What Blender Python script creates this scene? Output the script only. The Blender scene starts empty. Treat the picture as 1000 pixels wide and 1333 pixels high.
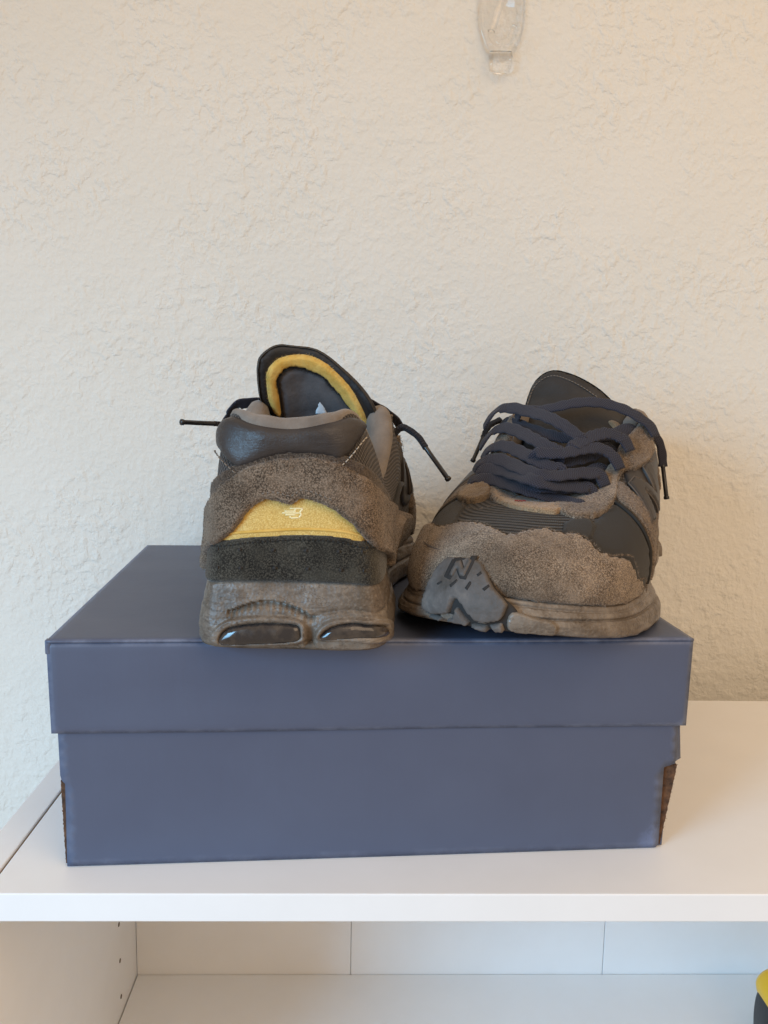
import bpy, math, random
import numpy as np
from mathutils import Matrix, Vector, noise
from mathutils.geometry import delaunay_2d_cdt

S = bpy.context.scene
COL = S.collection

# ------------------------------------------------------------------ camera
SHELF_CAM_Z = .24557
ya, pi_, ro = .02689, .14355, .01722
right = Vector((math.cos(ya), -math.sin(ya), 0)); fh = Vector((math.sin(ya), math.cos(ya), 0)); zz = Vector((0, 0, 1))
fwd = fh*math.cos(pi_) - zz*math.sin(pi_); up = fh*math.sin(pi_) + zz*math.cos(pi_)
r2 = right*math.cos(ro) + up*math.sin(ro); u2 = up*math.cos(ro) - right*math.sin(ro)
cam = bpy.data.cameras.new('camera'); cam.sensor_fit = 'VERTICAL'; cam.sensor_height = 36; cam.lens = 1080/1333*36
cam.clip_start = .01; cam.clip_end = 50
co = bpy.data.objects.new('camera', cam); COL.objects.link(co)
co.matrix_world = Matrix(((r2.x, u2.x, -fwd.x, 0), (r2.y, u2.y, -fwd.y, 0), (r2.z, u2.z, -fwd.z, SHELF_CAM_Z), (0, 0, 0, 1)))
S.camera = co

# ------------------------------------------------------------------ light
w = bpy.data.worlds.new('World'); S.world = w; w.use_nodes = True
bg = w.node_tree.nodes['Background']; bg.inputs[0].default_value = (1, .76, .54, 1); bg.inputs[1].default_value = .57
def area(name, loc, target, size, power, color, size_y=None):
    l = bpy.data.lights.new(name, 'AREA'); l.energy = power; l.color = color; l.size = size
    if size_y: l.shape = 'RECTANGLE'; l.size_y = size_y
    o = bpy.data.objects.new(name, l); COL.objects.link(o); o.location = loc
    o.rotation_euler = (Vector(target) - Vector(loc)).to_track_quat('-Z', 'Y').to_euler(); return o
kl = area('window_light', (-1.15, -.62, .40), (.0, .50, -.26), .7, 5.7, (.29, .64, 1.0), .9); kl.data.spread = math.radians(74)
area('room_light', (.65, -.55, 1.25), (.2, .6, .0), 1.3, 12, (1.0, .73, .49))
S.view_settings.view_transform = 'Standard'; S.view_settings.look = 'None'; S.view_settings.exposure = 0; S.view_settings.gamma = 1
S.view_settings.use_curve_mapping = False
S.render.engine = 'CYCLES'

# ---------------------------------------------------------------- shoe surface
# stations round the shoe: 0 heel centre, 1..11 medial side, 12 toe, 13..23 lateral side back to the heel
B_XY = [(0,.006),(.0275,.0058),(.0405,.0115),(.0430,.040),(.0405,.080),(.0375,.117),(.0440,.154),(.056,.191),(.056,.220),(.049,.250),(.034,.272),(.014,.286),
        (-.006,.291),(-.028,.286),(-.049,.272),(-.062,.250),(-.0665,.221),(-.062,.191),(-.054,.154),(-.048,.117),(-.0455,.080),(-.0425,.040),(-.0400,.0115),(-.0275,.0058)]
B_Z  = [.033,.0325,.0310,.0315,.032,.030,.028,.024,.0205,.020,.023,.026,.028,.026,.021,.019,.0195,.024,.028,.030,.032,.0315,.0310,.0325]
O1   = [(0,-.004,.030),(-.001,-.003,.030),(-.003,.002,.030),(-.003,0,.028),(.007,0,.024),(.014,0,.026),(.014,0,.030),(.008,0,.030),(.007,0,.028),(.006,.003,.026),(.005,.005,.025),(.003,.007,.025),
        (0,.008,.025),(-.003,.007,.025),(-.005,.005,.025),(-.006,.003,.026),(-.006,0,.028),(-.006,0,.030),(-.005,0,.030),(-.004,0,.026),(.001,0,.024),(.004,0,.028),(.004,.002,.030),(.001,-.003,.030)]
T_P  = [(0,.010,.1075),(.018,.013,.1105),(.029,.028,.1130),(.037,.048,.0970),(.0415,.073,.0770),(.046,.098,.0975),(.043,.119,.1125),(.034,.147,.097),(.029,.167,.082),(.0225,.181,.071),(.0125,.191,.0645),(.004,.196,.062),
        (-.004,.197,.0615),(-.012,.196,.062),(-.0205,.191,.0645),(-.0285,.181,.071),(-.033,.167,.082),(-.036,.147,.097),(-.040,.120,.114),(-.043,.098,.100),(-.0415,.073,.0770),(-.037,.048,.0970),(-.032,.026,.1125),(-.018,.012,.1090)]
O2   = [(0,.007,-.022),(.005,.005,-.022),(.009,-.003,-.024),(.010,0,-.024),(.007,0,-.018),(.007,0,-.022),(.010,0,-.024),(.015,.004,-.016),(.018,.010,-.012),(.018,.018,-.008),(.014,.030,-.003),(.006,.039,0),
        (-.001,.043,.001),(-.009,.039,0),(-.018,.030,-.003),(-.022,.018,-.008),(-.022,.010,-.012),(-.017,.004,-.016),(-.010,0,-.024),(-.007,0,-.022),(-.007,0,-.018),(-.010,0,-.024),(-.009,-.003,-.024),(-.005,.005,-.022)]
NS = 24; AM = .026; HM = .095                  # metres per station step and per unit of h
_b = np.array([(x, y, z) for (x, y), z in zip(B_XY, B_Z)]); _t = np.array(T_P)
CTRL = [_b, _b + np.array(O1), _t + np.array(O2), _t]

def spl(K, t):
    """periodic Catmull-Rom through the rows of K at station t"""
    t = np.asarray(t, float); n = len(K); i = np.floor(t).astype(int); f = (t - i)[..., None]
    p0, p1, p2, p3 = (K[(i + k) % n] for k in (-1, 0, 1, 2))
    return .5*((2*p1) + (p2 - p0)*f + (2*p0 - 5*p1 + 4*p2 - p3)*f*f + (3*p1 - p0 - 3*p2 + p3)*f**3)

def upper(a, h):
    """outer skin of the upper; a = station, h = 0 at the midsole .. 1 at the top line"""
    h = np.asarray(h, float)[..., None]; c = [spl(K, a) for K in CTRL]
    g = 1 - h
    return g**3*c[0] + 3*g*g*h*c[1] + 3*g*h*h*c[2] + h**3*c[3]

def upper_n(a, h):
    e = 1e-3; a = np.asarray(a, float); h = np.asarray(h, float)
    u = upper(a + e, h) - upper(a - e, h); v = upper(a, h + e) - upper(a, h - e)
    n = np.cross(u, v); return n/np.maximum(np.linalg.norm(n, axis=-1, keepdims=True), 1e-12)

TG_C = np.array([(.198,.050),(.182,.062),(.165,.076),(.147,.092),(.131,.108),(.119,.124),(.110,.139),(.104,.153),(.100,.166)])
def tongue(x, v):
    """mid surface of the tongue: x across, v metres up from the toe end"""
    x = np.asarray(x, float); v = np.asarray(v, float)
    s = np.concatenate([[0], np.cumsum(np.linalg.norm(np.diff(TG_C, axis=0), axis=1))])
    y = np.interp(v, s, TG_C[:, 0]); z = np.interp(v, s, TG_C[:, 1])
    vm = np.clip(v/.15, 0, 1)
    return np.stack([x - .003 - .001*vm**2, y - (4 + 6*vm)*x*x, z - (9 - 6*vm)*x*x], -1)

def lace_bed(s, t):
    """sheet the laces lie on: s = -1 lateral edge .. 1 medial edge, t = 0 throat end .. 1 top eyelets (stations 10 .. 6)"""
    s = np.asarray(s, float); t = np.asarray(t, float)
    am = 10 - 4*t; al = 14 + 4*t
    hh = .93
    pm = upper(am, hh + 0*am); pl = upper(al, hh + 0*al)
    o = np.clip(np.abs(s) - 1, 0, None)
    pm2 = upper(am, hh - .5*o); pl2 = upper(al, hh - .5*o)
    w = (np.clip(s, -1, 1)[..., None] + 1)/2
    p = pl2*(1 - w) + pm2*w
    b = (1 - np.clip(s, -1, 1)**2)
    return p + np.stack([0*s, .012*b, .013*b], -1)

def outward(a):
    e = 1e-2; a = np.asarray(a, float); d = spl(CTRL[0], a + e) - spl(CTRL[0], a - e)
    n = np.stack([d[..., 1], -d[..., 0], 0*a], -1); return n/np.linalg.norm(n, axis=-1, keepdims=True)
MV = np.array([0, .04, .12, .3, .5, .68, .82, .93, 1.])
ME = np.array([.0055, .0080, .0090, .0088, .0072, .0055, .0040, .0028, .0006])
MZ = np.array([0, .015, .10, .30, .50, .68, .84, .97, 1.03])
def midsole(a, v):
    """side wall of the midsole; v = 0 at the ground .. 1 at the upper"""
    a = np.asarray(a, float); v = np.asarray(v, float)
    b = spl(CTRL[0], a); d_ = np.minimum(np.mod(a, 24), 24 - np.mod(a, 24)); e = np.interp(v, MV, ME)*(.62 + .38*np.clip((d_ - 2)/2.5, 0, 1)); k = np.interp(v, MV, MZ)
    p = b + outward(a)*e[..., None]
    zb = .0115*np.clip((p[..., 1] - .205)/.09, 0, None)**2
    p[..., 2] = zb + (b[..., 2] - zb)*k
    return p
def surf_n(fn, a, v, e=2e-3):
    a = np.asarray(a, float); v = np.asarray(v, float)
    n = np.cross(fn(a + e, v) - fn(a - e, v), fn(a, v + e) - fn(a, v - e))
    return n/np.maximum(np.linalg.norm(n, axis=-1, keepdims=True), 1e-12)
def bumper(a, t):
    """rubber toe wrap: t = 0 at the ground .. 1 high on the toe"""
    a = np.asarray(a, float); t = np.asarray(t, float)[..., None]; o = outward(a)
    p0 = midsole(a, 0*a + .02); q = midsole(a, 0*a + .45)
    p3 = upper(a, 0*a + .42) + upper_n(a, 0*a + .42)*.0055
    m = upper(a, 0*a + .10) + o*.0085
    g = 1 - t
    return g**3*p0 + 3*g*g*t*(q + o*.004) + 3*g*t*t*(m + o*.002) + t**3*p3
# ---------------------------------------------------------------- end of shoe surface
# outlines on the shoe surface: (station, height) pairs; laces and their tails in shoe coordinates
TR = {
 'suede_hi': [(-1.33, 0.612), (-0.833, 0.727), (-0.318, 0.799), (0.077, 0.813), (0.489, 0.799), (1.021, 0.712), (1.554, 0.612), (2.481, 0.518), (3.768, 0.59), (6.0, 0.173)],
 'band_hi': [(-2.275, 0.554), (-1.536, 0.626), (-1.056, 0.755), (-0.455, 0.849), (0.026, 0.871), (0.747, 0.827), (1.124, 0.763), (1.605, 0.676), (2.67, 0.619), (4.215, 0.683)],
 'flapR': [(6.0, 0.237), (6.0, 0.266), (6.0, 0.266), (6.0, 0.201), (6.0, 0.129), (6.0, 0.058), (6.0, 0.0), (3.356, 0.065), (3.373, 0.072), (3.305, 0.036), (3.253, 0.014), (3.339, 0.05), (3.03, 0.129), (1.983, 0.194), (1.639, 0.23), (1.382, 0.281), (1.21, 0.331)],
 'suede_lo': [(0.953, 0.381), (0.747, 0.432), (0.541, 0.46), (0.266, 0.496), (0.146, 0.489), (0.026, 0.46), (-0.112, 0.46), (-0.3, 0.482), (-0.455, 0.489), (-0.609, 0.46), (-0.73, 0.424), (-0.815, 0.388), (-0.867, 0.353), (-0.936, 0.317), (-1.142, 0.266), (-1.382, 0.223), (-1.828, 0.194), (-2.155, 0.173), (-2.137, 0.173)],
 'counter_hi': [(-1.88, 0.18), (-1.21, 0.252), (-0.661, 0.273), (0.146, 0.288), (0.85, 0.281), (1.485, 0.259), (3.579, 0.129), (3.476, 0.101)],
 'mudguard_hi': [(15.395, 0.338), (15.615, 0.388), (14.454, 0.475), (14.033, 0.496), (13.312, 0.568), (12.651, 0.547), (12.15, 0.482), (11.79, 0.453), (11.409, 0.511), (10.989, 0.54), (10.688, 0.489), (10.348, 0.496), (10.067, 0.46), (9.867, 0.396), (9.587, 0.331), (8.946, 0.309), (8.745, 0.237), (8.585, 0.151), (8.285, 0.122), (8.084, 0.05)],
 'panel_edge': [(8.805, 0.748), (8.445, 0.583), (8.124, 0.424), (7.804, 0.245), (7.744, 0.151), (7.744, 0.05)],
 'strip': [(8.124, 0.871), (7.944, 0.655), (7.343, 0.41), (6.903, 0.295), (6.963, 0.259), (7.203, 0.144), (7.684, 0.194), (7.924, 0.353), (8.305, 0.547), (8.565, 0.683), (8.665, 0.784)],
 'eyestay_out': [(11.009, 0.799), (10.468, 0.683), (10.007, 0.662), (9.386, 0.662), (8.906, 0.719), (8.505, 0.784), (8.044, 0.856), (7.724, 0.863), (7.363, 0.77), (6.682, 0.698), (6.262, 0.705), (6.222, 0.82), (6.362, 0.928)],
 'beige2': [(14.454, 0.835), (14.894, 0.885), (14.093, 0.957), (12.871, 1.0), (11.249, 0.906), (11.009, 0.719), (11.629, 0.748), (12.611, 0.777), (13.452, 0.82), (14.213, 0.842)],
 'tab2': [(15.415, 0.619), (15.595, 0.655), (15.695, 0.705), (15.535, 0.784), (15.255, 0.842), (14.814, 0.871), (14.413, 0.835), (14.233, 0.77), (14.494, 0.712), (15.014, 0.662)],
 'bump_out': [(13.38, 0.204), (13.38, 0.371), (13.27, 0.562), (13.159, 0.716), (12.994, 0.786), (12.763, 0.803), (12.366, 0.796), (12.156, 0.763), (12.024, 0.682), (11.87, 0.582), (11.66, 0.488), (11.396, 0.388), (10.988, 0.324), (10.602, 0.294), (10.536, 0.0), (10.933, 0.0), (11.638, 0.0), (12.355, 0.0), (12.807, 0.07)],
 'bump_plate': [(13.347, 0.251), (13.336, 0.371), (13.247, 0.565), (13.137, 0.709), (12.972, 0.779), (12.752, 0.793), (12.366, 0.786), (12.178, 0.756), (12.035, 0.676), (11.881, 0.572), (11.671, 0.482), (11.572, 0.421), (11.627, 0.298), (11.682, 0.231), (11.804, 0.191), (12.013, 0.157), (12.156, 0.177), (12.344, 0.291), (12.509, 0.411), (12.586, 0.421), (12.63, 0.361), (12.674, 0.241), (12.84, 0.204), (13.082, 0.191)],
 'lug1': [(12.63, 0.177), (12.586, 0.268), (12.531, 0.348), (12.399, 0.244), (12.267, 0.127), (12.322, 0.07), (12.542, 0.09), (12.807, 0.124)],
 'lug2': [(13.325, 0.184), (12.884, 0.154), (12.851, 0.087), (13.071, 0.114)],
 'lug3': [(12.2, 0.107), (11.947, 0.11), (11.87, 0.017), (12.057, 0.017), (12.3, 0.064)],
 'lug4': [(11.914, 0.114), (11.649, 0.187), (11.594, 0.04), (11.804, 0.017)],
 'lug5': [(11.528, 0.341), (11.363, 0.355), (10.988, 0.294), (10.624, 0.274), (10.58, 0.047), (10.944, 0.043), (11.528, 0.023), (11.583, 0.184)],
 'N': [(12.74, 0.629), (12.685, 0.732), (12.597, 0.739), (12.498, 0.686), (12.465, 0.749), (12.388, 0.749), (12.443, 0.629), (12.531, 0.632), (12.619, 0.682), (12.652, 0.622)],
 'chev': [[(12.873, 0.602), (12.807, 0.753), (12.74, 0.753), (12.796, 0.595)], [(12.785, 0.763), (12.344, 0.769), (12.333, 0.753), (12.752, 0.749)], [(12.696, 0.542), (12.575, 0.599), (12.542, 0.582), (12.663, 0.518)], [(12.377, 0.528), (12.311, 0.592), (12.256, 0.582), (12.322, 0.508)], [(12.211, 0.649), (12.145, 0.679), (12.112, 0.659), (12.178, 0.632)], [(12.057, 0.538), (11.958, 0.582), (11.925, 0.565), (12.013, 0.518)], [(13.005, 0.542), (12.884, 0.582), (12.84, 0.562), (12.95, 0.525)]],
 'tongue_outA': [(-0.024, 0.094), (-0.029, 0.103), (-0.03, 0.113), (-0.029, 0.131), (-0.025, 0.136), (-0.017, 0.14), (-0.008, 0.138), (0.003, 0.137), (0.011, 0.133), (0.02, 0.126), (0.032, 0.116), (0.039, 0.107), (0.041, 0.095), (0.041, 0.075)],
 'yel_out': [(-0.023, 0.094), (-0.026, 0.106), (-0.026, 0.119), (-0.025, 0.126), (-0.019, 0.132), (-0.011, 0.134), (-0.0, 0.134), (0.01, 0.13), (0.018, 0.124), (0.027, 0.115), (0.033, 0.104), (0.037, 0.092), (0.039, 0.078)],
 'yel_in': [(0.036, 0.083), (0.033, 0.094), (0.024, 0.103), (0.019, 0.11), (0.013, 0.116), (0.009, 0.121), (0.001, 0.124), (-0.005, 0.126), (-0.014, 0.126), (-0.018, 0.122), (-0.02, 0.118), (-0.019, 0.111), (-0.019, 0.103), (-0.019, 0.093)],
 'tongue_outB': [(-0.033, 0.1), (-0.033, 0.11), (-0.03, 0.123), (-0.023, 0.129), (-0.014, 0.13), (-0.003, 0.126), (0.009, 0.12), (0.02, 0.113), (0.029, 0.104), (0.037, 0.098)],
 'stitchB': [(-0.031, 0.106), (-0.026, 0.114), (-0.016, 0.12), (-0.004, 0.118), (0.012, 0.11), (0.021, 0.103)],
 'pods': [[(-1.368, 0.108), (-1.31, 0.245), (-0.956, 0.345), (-0.486, 0.396), (0.017, 0.388), (0.2, 0.367), (0.235, 0.288), (0.246, 0.173), (-0.155, 0.137), (-0.738, 0.122)], [(0.441, 0.187), (0.601, 0.338), (0.864, 0.41), (1.402, 0.424), (2.009, 0.36), (2.134, 0.266), (2.1, 0.187), (1.402, 0.23), (0.795, 0.201)]],
 'pod_lip': [[(-1.631, 0.036), (-1.482, 0.309), (-1.059, 0.46), (-0.486, 0.518), (0.063, 0.504), (0.303, 0.417), (0.338, 0.273), (0.303, 0.094), (-0.486, 0.065)], [(0.361, 0.137), (0.509, 0.403), (0.784, 0.525), (2.02, 0.511), (2.512, 0.252), (2.443, 0.043), (1.047, 0.165)]],
 'brow': [(-1.001, 0.583), (-0.704, 0.676), (-0.418, 0.719), (-0.074, 0.691), (0.189, 0.612), (0.361, 0.511)],
 'lace3d': [[(-0.0455, 0.186, 0.0688), (-0.0407, 0.1848, 0.0698), (-0.035, 0.1864, 0.0703), (-0.0283, 0.192, 0.0703), (-0.0211, 0.1999, 0.0702), (-0.0144, 0.2069, 0.0698), (-0.0086, 0.2107, 0.0689), (-0.0037, 0.2111, 0.0677), (0.0006, 0.2093, 0.0662), (0.0048, 0.2068, 0.0646), (0.0092, 0.2054, 0.0633), (0.0141, 0.2061, 0.0624), (0.0193, 0.2085, 0.062)], [(-0.0433, 0.1768, 0.0738), (-0.0374, 0.1787, 0.075), (-0.0307, 0.1839, 0.0757), (-0.0233, 0.1925, 0.0758), (-0.0159, 0.2019, 0.0754), (-0.0092, 0.2095, 0.0747), (-0.0035, 0.2131, 0.0737), (0.0011, 0.2121, 0.0725), (0.0051, 0.2085, 0.0713), (0.0091, 0.2041, 0.0706), (0.0131, 0.1997, 0.0702), (0.0172, 0.1954, 0.0697), (0.0213, 0.1912, 0.0691)], [(-0.0452, 0.1708, 0.0767), (-0.04, 0.1705, 0.0794), (-0.0333, 0.1752, 0.0807), (-0.0252, 0.1846, 0.0802), (-0.0171, 0.1951, 0.0789), (-0.0097, 0.2034, 0.0775), (-0.0033, 0.2074, 0.0764), (0.002, 0.2066, 0.0758), (0.0067, 0.2027, 0.0758), (0.0112, 0.1976, 0.0764), (0.0155, 0.1922, 0.0771), (0.02, 0.1873, 0.0769), (0.0246, 0.1828, 0.0759)], [(-0.0448, 0.1578, 0.0845), (-0.0418, 0.1572, 0.0866), (-0.0378, 0.1592, 0.0881), (-0.0328, 0.1644, 0.0888), (-0.0273, 0.1712, 0.0887), (-0.0221, 0.1778, 0.0879), (-0.0172, 0.1837, 0.0868), (-0.0128, 0.1886, 0.0856), (-0.0086, 0.1926, 0.0842), (-0.0047, 0.1957, 0.0828), (-0.0011, 0.1976, 0.0816), (0.0024, 0.1979, 0.0807), (0.0057, 0.1973, 0.0801)], [(-0.05, 0.1421, 0.0906), (-0.0484, 0.1386, 0.0937), (-0.0456, 0.1374, 0.0963), (-0.0412, 0.1401, 0.0981), (-0.0356, 0.1464, 0.0989), (-0.0296, 0.1544, 0.0985), (-0.0237, 0.1624, 0.0976), (-0.0184, 0.1692, 0.0962), (-0.0136, 0.1746, 0.0946), (-0.0091, 0.1789, 0.093), (-0.0049, 0.1822, 0.0914), (-0.0009, 0.1846, 0.09), (0.003, 0.1863, 0.0885)], [(-0.0498, 0.1312, 0.1032), (-0.0478, 0.1279, 0.107), (-0.0445, 0.1258, 0.1095), (-0.0391, 0.1277, 0.1104), (-0.0321, 0.1344, 0.1103), (-0.0248, 0.1428, 0.1097), (-0.0181, 0.1499, 0.1086), (-0.012, 0.1557, 0.1073), (-0.0063, 0.1606, 0.1055), (-0.0012, 0.1648, 0.1033), (0.0035, 0.1682, 0.1008), (0.0078, 0.1711, 0.0979), (0.0119, 0.1736, 0.0948)], [(-0.0295, 0.138, 0.1105), (-0.0214, 0.1436, 0.1113), (-0.0141, 0.1468, 0.1124), (-0.0076, 0.147, 0.1139), (-0.0017, 0.1452, 0.1156), (0.0042, 0.1426, 0.1169), (0.0101, 0.1398, 0.1175), (0.0161, 0.1371, 0.1173), (0.022, 0.1349, 0.116), (0.0278, 0.1334, 0.1137), (0.0333, 0.1324, 0.1105), (0.0385, 0.1312, 0.1068), (0.0435, 0.1295, 0.1027)], [(-0.0079, 0.1904, 0.086), (-0.004, 0.1907, 0.086), (-0.0003, 0.1905, 0.086), (0.0032, 0.1896, 0.0861), (0.0065, 0.1877, 0.0866), (0.0095, 0.1849, 0.0873), (0.0124, 0.1817, 0.0883), (0.0153, 0.1784, 0.089), (0.0184, 0.1752, 0.0895), (0.0215, 0.1724, 0.0893), (0.0243, 0.1705, 0.0882), (0.027, 0.1698, 0.0861), (0.0295, 0.1698, 0.0834)], [(0.0096, 0.1813, 0.09), (0.0111, 0.1785, 0.0913), (0.0127, 0.1757, 0.0927), (0.0143, 0.1728, 0.094), (0.016, 0.17, 0.0952), (0.0178, 0.1673, 0.0961), (0.0198, 0.1646, 0.0969), (0.0218, 0.1619, 0.0975), (0.0238, 0.1594, 0.0977), (0.0259, 0.1577, 0.0972), (0.0281, 0.1567, 0.0961), (0.0302, 0.1559, 0.0947), (0.0323, 0.1549, 0.0933)], [(0.0366, 0.137, 0.1044), (0.0316, 0.1447, 0.1028), (0.0265, 0.1519, 0.1014), (0.0213, 0.1582, 0.1004), (0.0159, 0.1633, 0.0998), (0.0102, 0.1669, 0.0998), (0.0042, 0.1687, 0.1002), (-0.0023, 0.1683, 0.1008), (-0.0094, 0.1651, 0.1018), (-0.0174, 0.1588, 0.1029), (-0.0263, 0.1496, 0.104), (-0.0359, 0.1387, 0.1049), (-0.0459, 0.1274, 0.1055)], [(0.0275, 0.1605, 0.0941), (0.0238, 0.1663, 0.0925), (0.0201, 0.1719, 0.0908), (0.0163, 0.1771, 0.0893), (0.0124, 0.1817, 0.0881), (0.0083, 0.1857, 0.0871), (0.0041, 0.189, 0.0862), (-0.0004, 0.1912, 0.0854), (-0.0052, 0.1922, 0.0847), (-0.0104, 0.1916, 0.084), (-0.0162, 0.1889, 0.0833), (-0.0226, 0.1842, 0.0826), (-0.0295, 0.1781, 0.0818)], [(0.0265, 0.1741, 0.0828), (0.0226, 0.1797, 0.0818), (0.0186, 0.1851, 0.0808), (0.0146, 0.19, 0.0799), (0.0105, 0.1944, 0.0794), (0.0062, 0.198, 0.0792), (0.0016, 0.2007, 0.0792), (-0.0032, 0.2017, 0.0793), (-0.0087, 0.2004, 0.0793), (-0.0149, 0.1965, 0.0791), (-0.0218, 0.1901, 0.0787), (-0.0294, 0.1816, 0.0783), (-0.0376, 0.1718, 0.0777)], [(0.0242, 0.1846, 0.0745), (0.0202, 0.1896, 0.0739), (0.0162, 0.1946, 0.0733), (0.0122, 0.1994, 0.0729), (0.0082, 0.204, 0.073), (0.0041, 0.2083, 0.0735), (-0.0001, 0.2119, 0.074), (-0.005, 0.2125, 0.0744), (-0.011, 0.2086, 0.0744), (-0.018, 0.2011, 0.0739), (-0.0256, 0.1924, 0.0732), (-0.0329, 0.1853, 0.0725), (-0.0397, 0.1807, 0.072)]],
 'tails': {'A_lat': [(-0.0514, 0.111, 0.1018), (-0.0549, 0.1058, 0.1037), (-0.0579, 0.1006, 0.1043)], 'A_lat_ag': [(-0.0579, 0.1006, 0.1043), (-0.0737, 0.0848, 0.1055)], 'A_med': [(0.046, 0.1111, 0.0989), (0.0515, 0.1113, 0.1036), (0.0566, 0.1096, 0.1019), (0.0617, 0.1059, 0.0981), (0.0658, 0.1021, 0.0925)], 'A_med_ag': [(0.0658, 0.1021, 0.0925), (0.0794, 0.0908, 0.0748)], 'B_lat': [(-0.0531, 0.1152, 0.1075), (-0.058, 0.1208, 0.1043), (-0.06, 0.1262, 0.1002), (-0.0609, 0.1299, 0.0956)], 'B_lat_ag': [(-0.0609, 0.1299, 0.0956), (-0.065, 0.1395, 0.0793)], 'B_med': [(0.0325, 0.1007, 0.1066), (0.0405, 0.1003, 0.1048), (0.0467, 0.1018, 0.101), (0.0516, 0.1039, 0.0947), (0.0537, 0.1052, 0.0873), (0.0548, 0.1069, 0.0799)], 'B_med_ag': [(0.0548, 0.1069, 0.0799), (0.0588, 0.1105, 0.0588)]},
}

# ------------------------------------------------------------------ materials
def mat(name, col, rough=.6, **k):
    m = bpy.data.materials.new(name); m.use_nodes = True; nt = m.node_tree; b = nt.nodes['Principled BSDF']
    b.inputs['Base Color'].default_value = (*col, 1); b.inputs['Roughness'].default_value = rough
    for key, v in k.items(): b.inputs[key.replace('_', ' ')].default_value = v
    return m, nt, b
def N(nt, t, **k):
    n = nt.nodes.new(t)
    for a, v in k.items():
        if a in n.inputs: n.inputs[a].default_value = v
        else: setattr(n, a, v)
    return n
def coords(nt, kind='Object', scale=(1, 1, 1)):
    c = N(nt, 'ShaderNodeTexCoord'); m = N(nt, 'ShaderNodeMapping'); m.inputs['Scale'].default_value = scale
    nt.links.new(c.outputs[kind], m.inputs[0]); return m.outputs[0]
def tex_noise(nt, vec, scale, detail=4, rough=.6, dist=0):
    n = N(nt, 'ShaderNodeTexNoise'); n.inputs['Scale'].default_value = scale; n.inputs['Detail'].default_value = detail
    n.inputs['Roughness'].default_value = rough; n.inputs['Distortion'].default_value = dist; nt.links.new(vec, n.inputs['Vector']); return n.outputs['Fac']
def ramp(nt, fac, stops):
    r = N(nt, 'ShaderNodeValToRGB'); e = r.color_ramp.elements
    while len(e) < len(stops): e.new(.5)
    for x, (p, c) in zip(e, stops): x.position = p; x.color = (*c, 1) if len(c) == 3 else c
    nt.links.new(fac, r.inputs[0]); return r.outputs[0]
def math_(nt, op, a, b=None, c=None):
    n = N(nt, 'ShaderNodeMath', operation=op)
    for i, v in enumerate((a, b, c)):
        if v is None: continue
        if isinstance(v, (int, float)): n.inputs[i].default_value = v
        else: nt.links.new(v, n.inputs[i])
    return n.outputs[0]
def mix(nt, fac, a, b, mode='MIX'):
    n = N(nt, 'ShaderNodeMix', data_type='RGBA', blend_type=mode)
    for i, v in ((0, fac), (6, a), (7, b)):
        if isinstance(v, (int, float)): n.inputs[i].default_value = v
        elif isinstance(v, tuple): n.inputs[i].default_value = (*v, 1)
        else: nt.links.new(v, n.inputs[i])
    return n.outputs[2]
def bump(nt, b, h, dist, strength=1.0, chain=None):
    n = N(nt, 'ShaderNodeBump'); n.inputs['Distance'].default_value = dist; n.inputs['Strength'].default_value = strength
    nt.links.new(h, n.inputs['Height'])
    if chain: nt.links.new(chain, n.inputs['Normal'])
    nt.links.new(n.outputs[0], b.inputs['Normal']); return n.outputs[0]
def g(*c): return tuple((x/12.92 if x <= .04045 else ((x + .055)/1.055)**2.4) for x in (v/255 for v in c))

def m_suede(name, base, dark, light):
    m, nt, b = mat(name, base, .95, Sheen_Weight=.25, Sheen_Roughness=.5, Specular_IOR_Level=.15)
    v = coords(nt); f = tex_noise(nt, v, 1300, 3, .75); p = tex_noise(nt, v, 70, 4, .6); q = tex_noise(nt, v, 22, 3, .55)
    c = ramp(nt, f, [(.41, dark), (.5, base), (.59, light)])
    c = mix(nt, math_(nt, 'MULTIPLY', ramp(nt, p, [(.42, (0, 0, 0)), (.66, (1, 1, 1))]), .5), c, light)
    c = mix(nt, math_(nt, 'MULTIPLY', ramp(nt, q, [(.44, (0, 0, 0)), (.66, (1, 1, 1))]), .6), c, dark)
    nt.links.new(c, b.inputs['Base Color'])
    bump(nt, b, math_(nt, 'ADD', f, math_(nt, 'MULTIPLY', p, .8)), .0006, .7); return m
M = {}
M['suede'] = m_suede('brown_suede', g(99, 85, 71), g(56, 46, 37), g(142, 125, 108))
M['suede_dark'] = m_suede('dark_suede', g(76, 65, 56), g(44, 37, 31), g(102, 90, 79))
M['suede_light'] = m_suede('lit_worn_suede', g(119, 104, 88), g(70, 58, 47), g(166, 149, 130))  # paler suede copy; light on the upward-facing mudguard is put into its colour
M['counter'] = m_suede('charcoal_nubuck', g(46, 44, 39), g(24, 23, 20), g(82, 79, 70))
M['tan'] = m_suede('tan_backing', g(150, 126, 98), g(118, 98, 76), g(172, 148, 118))

M['tab'] = m_suede('olive_suede', g(112, 94, 72), g(80, 66, 50), g(136, 117, 93))
m, nt, b = mat('fibre', g(126, 111, 97), .9, Specular_IOR_Level=.1)
v = coords(nt); nt.links.new(ramp(nt, tex_noise(nt, v, 600, 2), [(.38, g(66, 57, 48)), (.62, g(156, 140, 124))]), b.inputs['Base Color']); M['fibre'] = m
M['fibre_yellow'] = mat('foam_fibre', g(205, 180, 120), .9)[0]
M['fibre_black'] = mat('lining_fibre', g(34, 32, 32), .9)[0]

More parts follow.
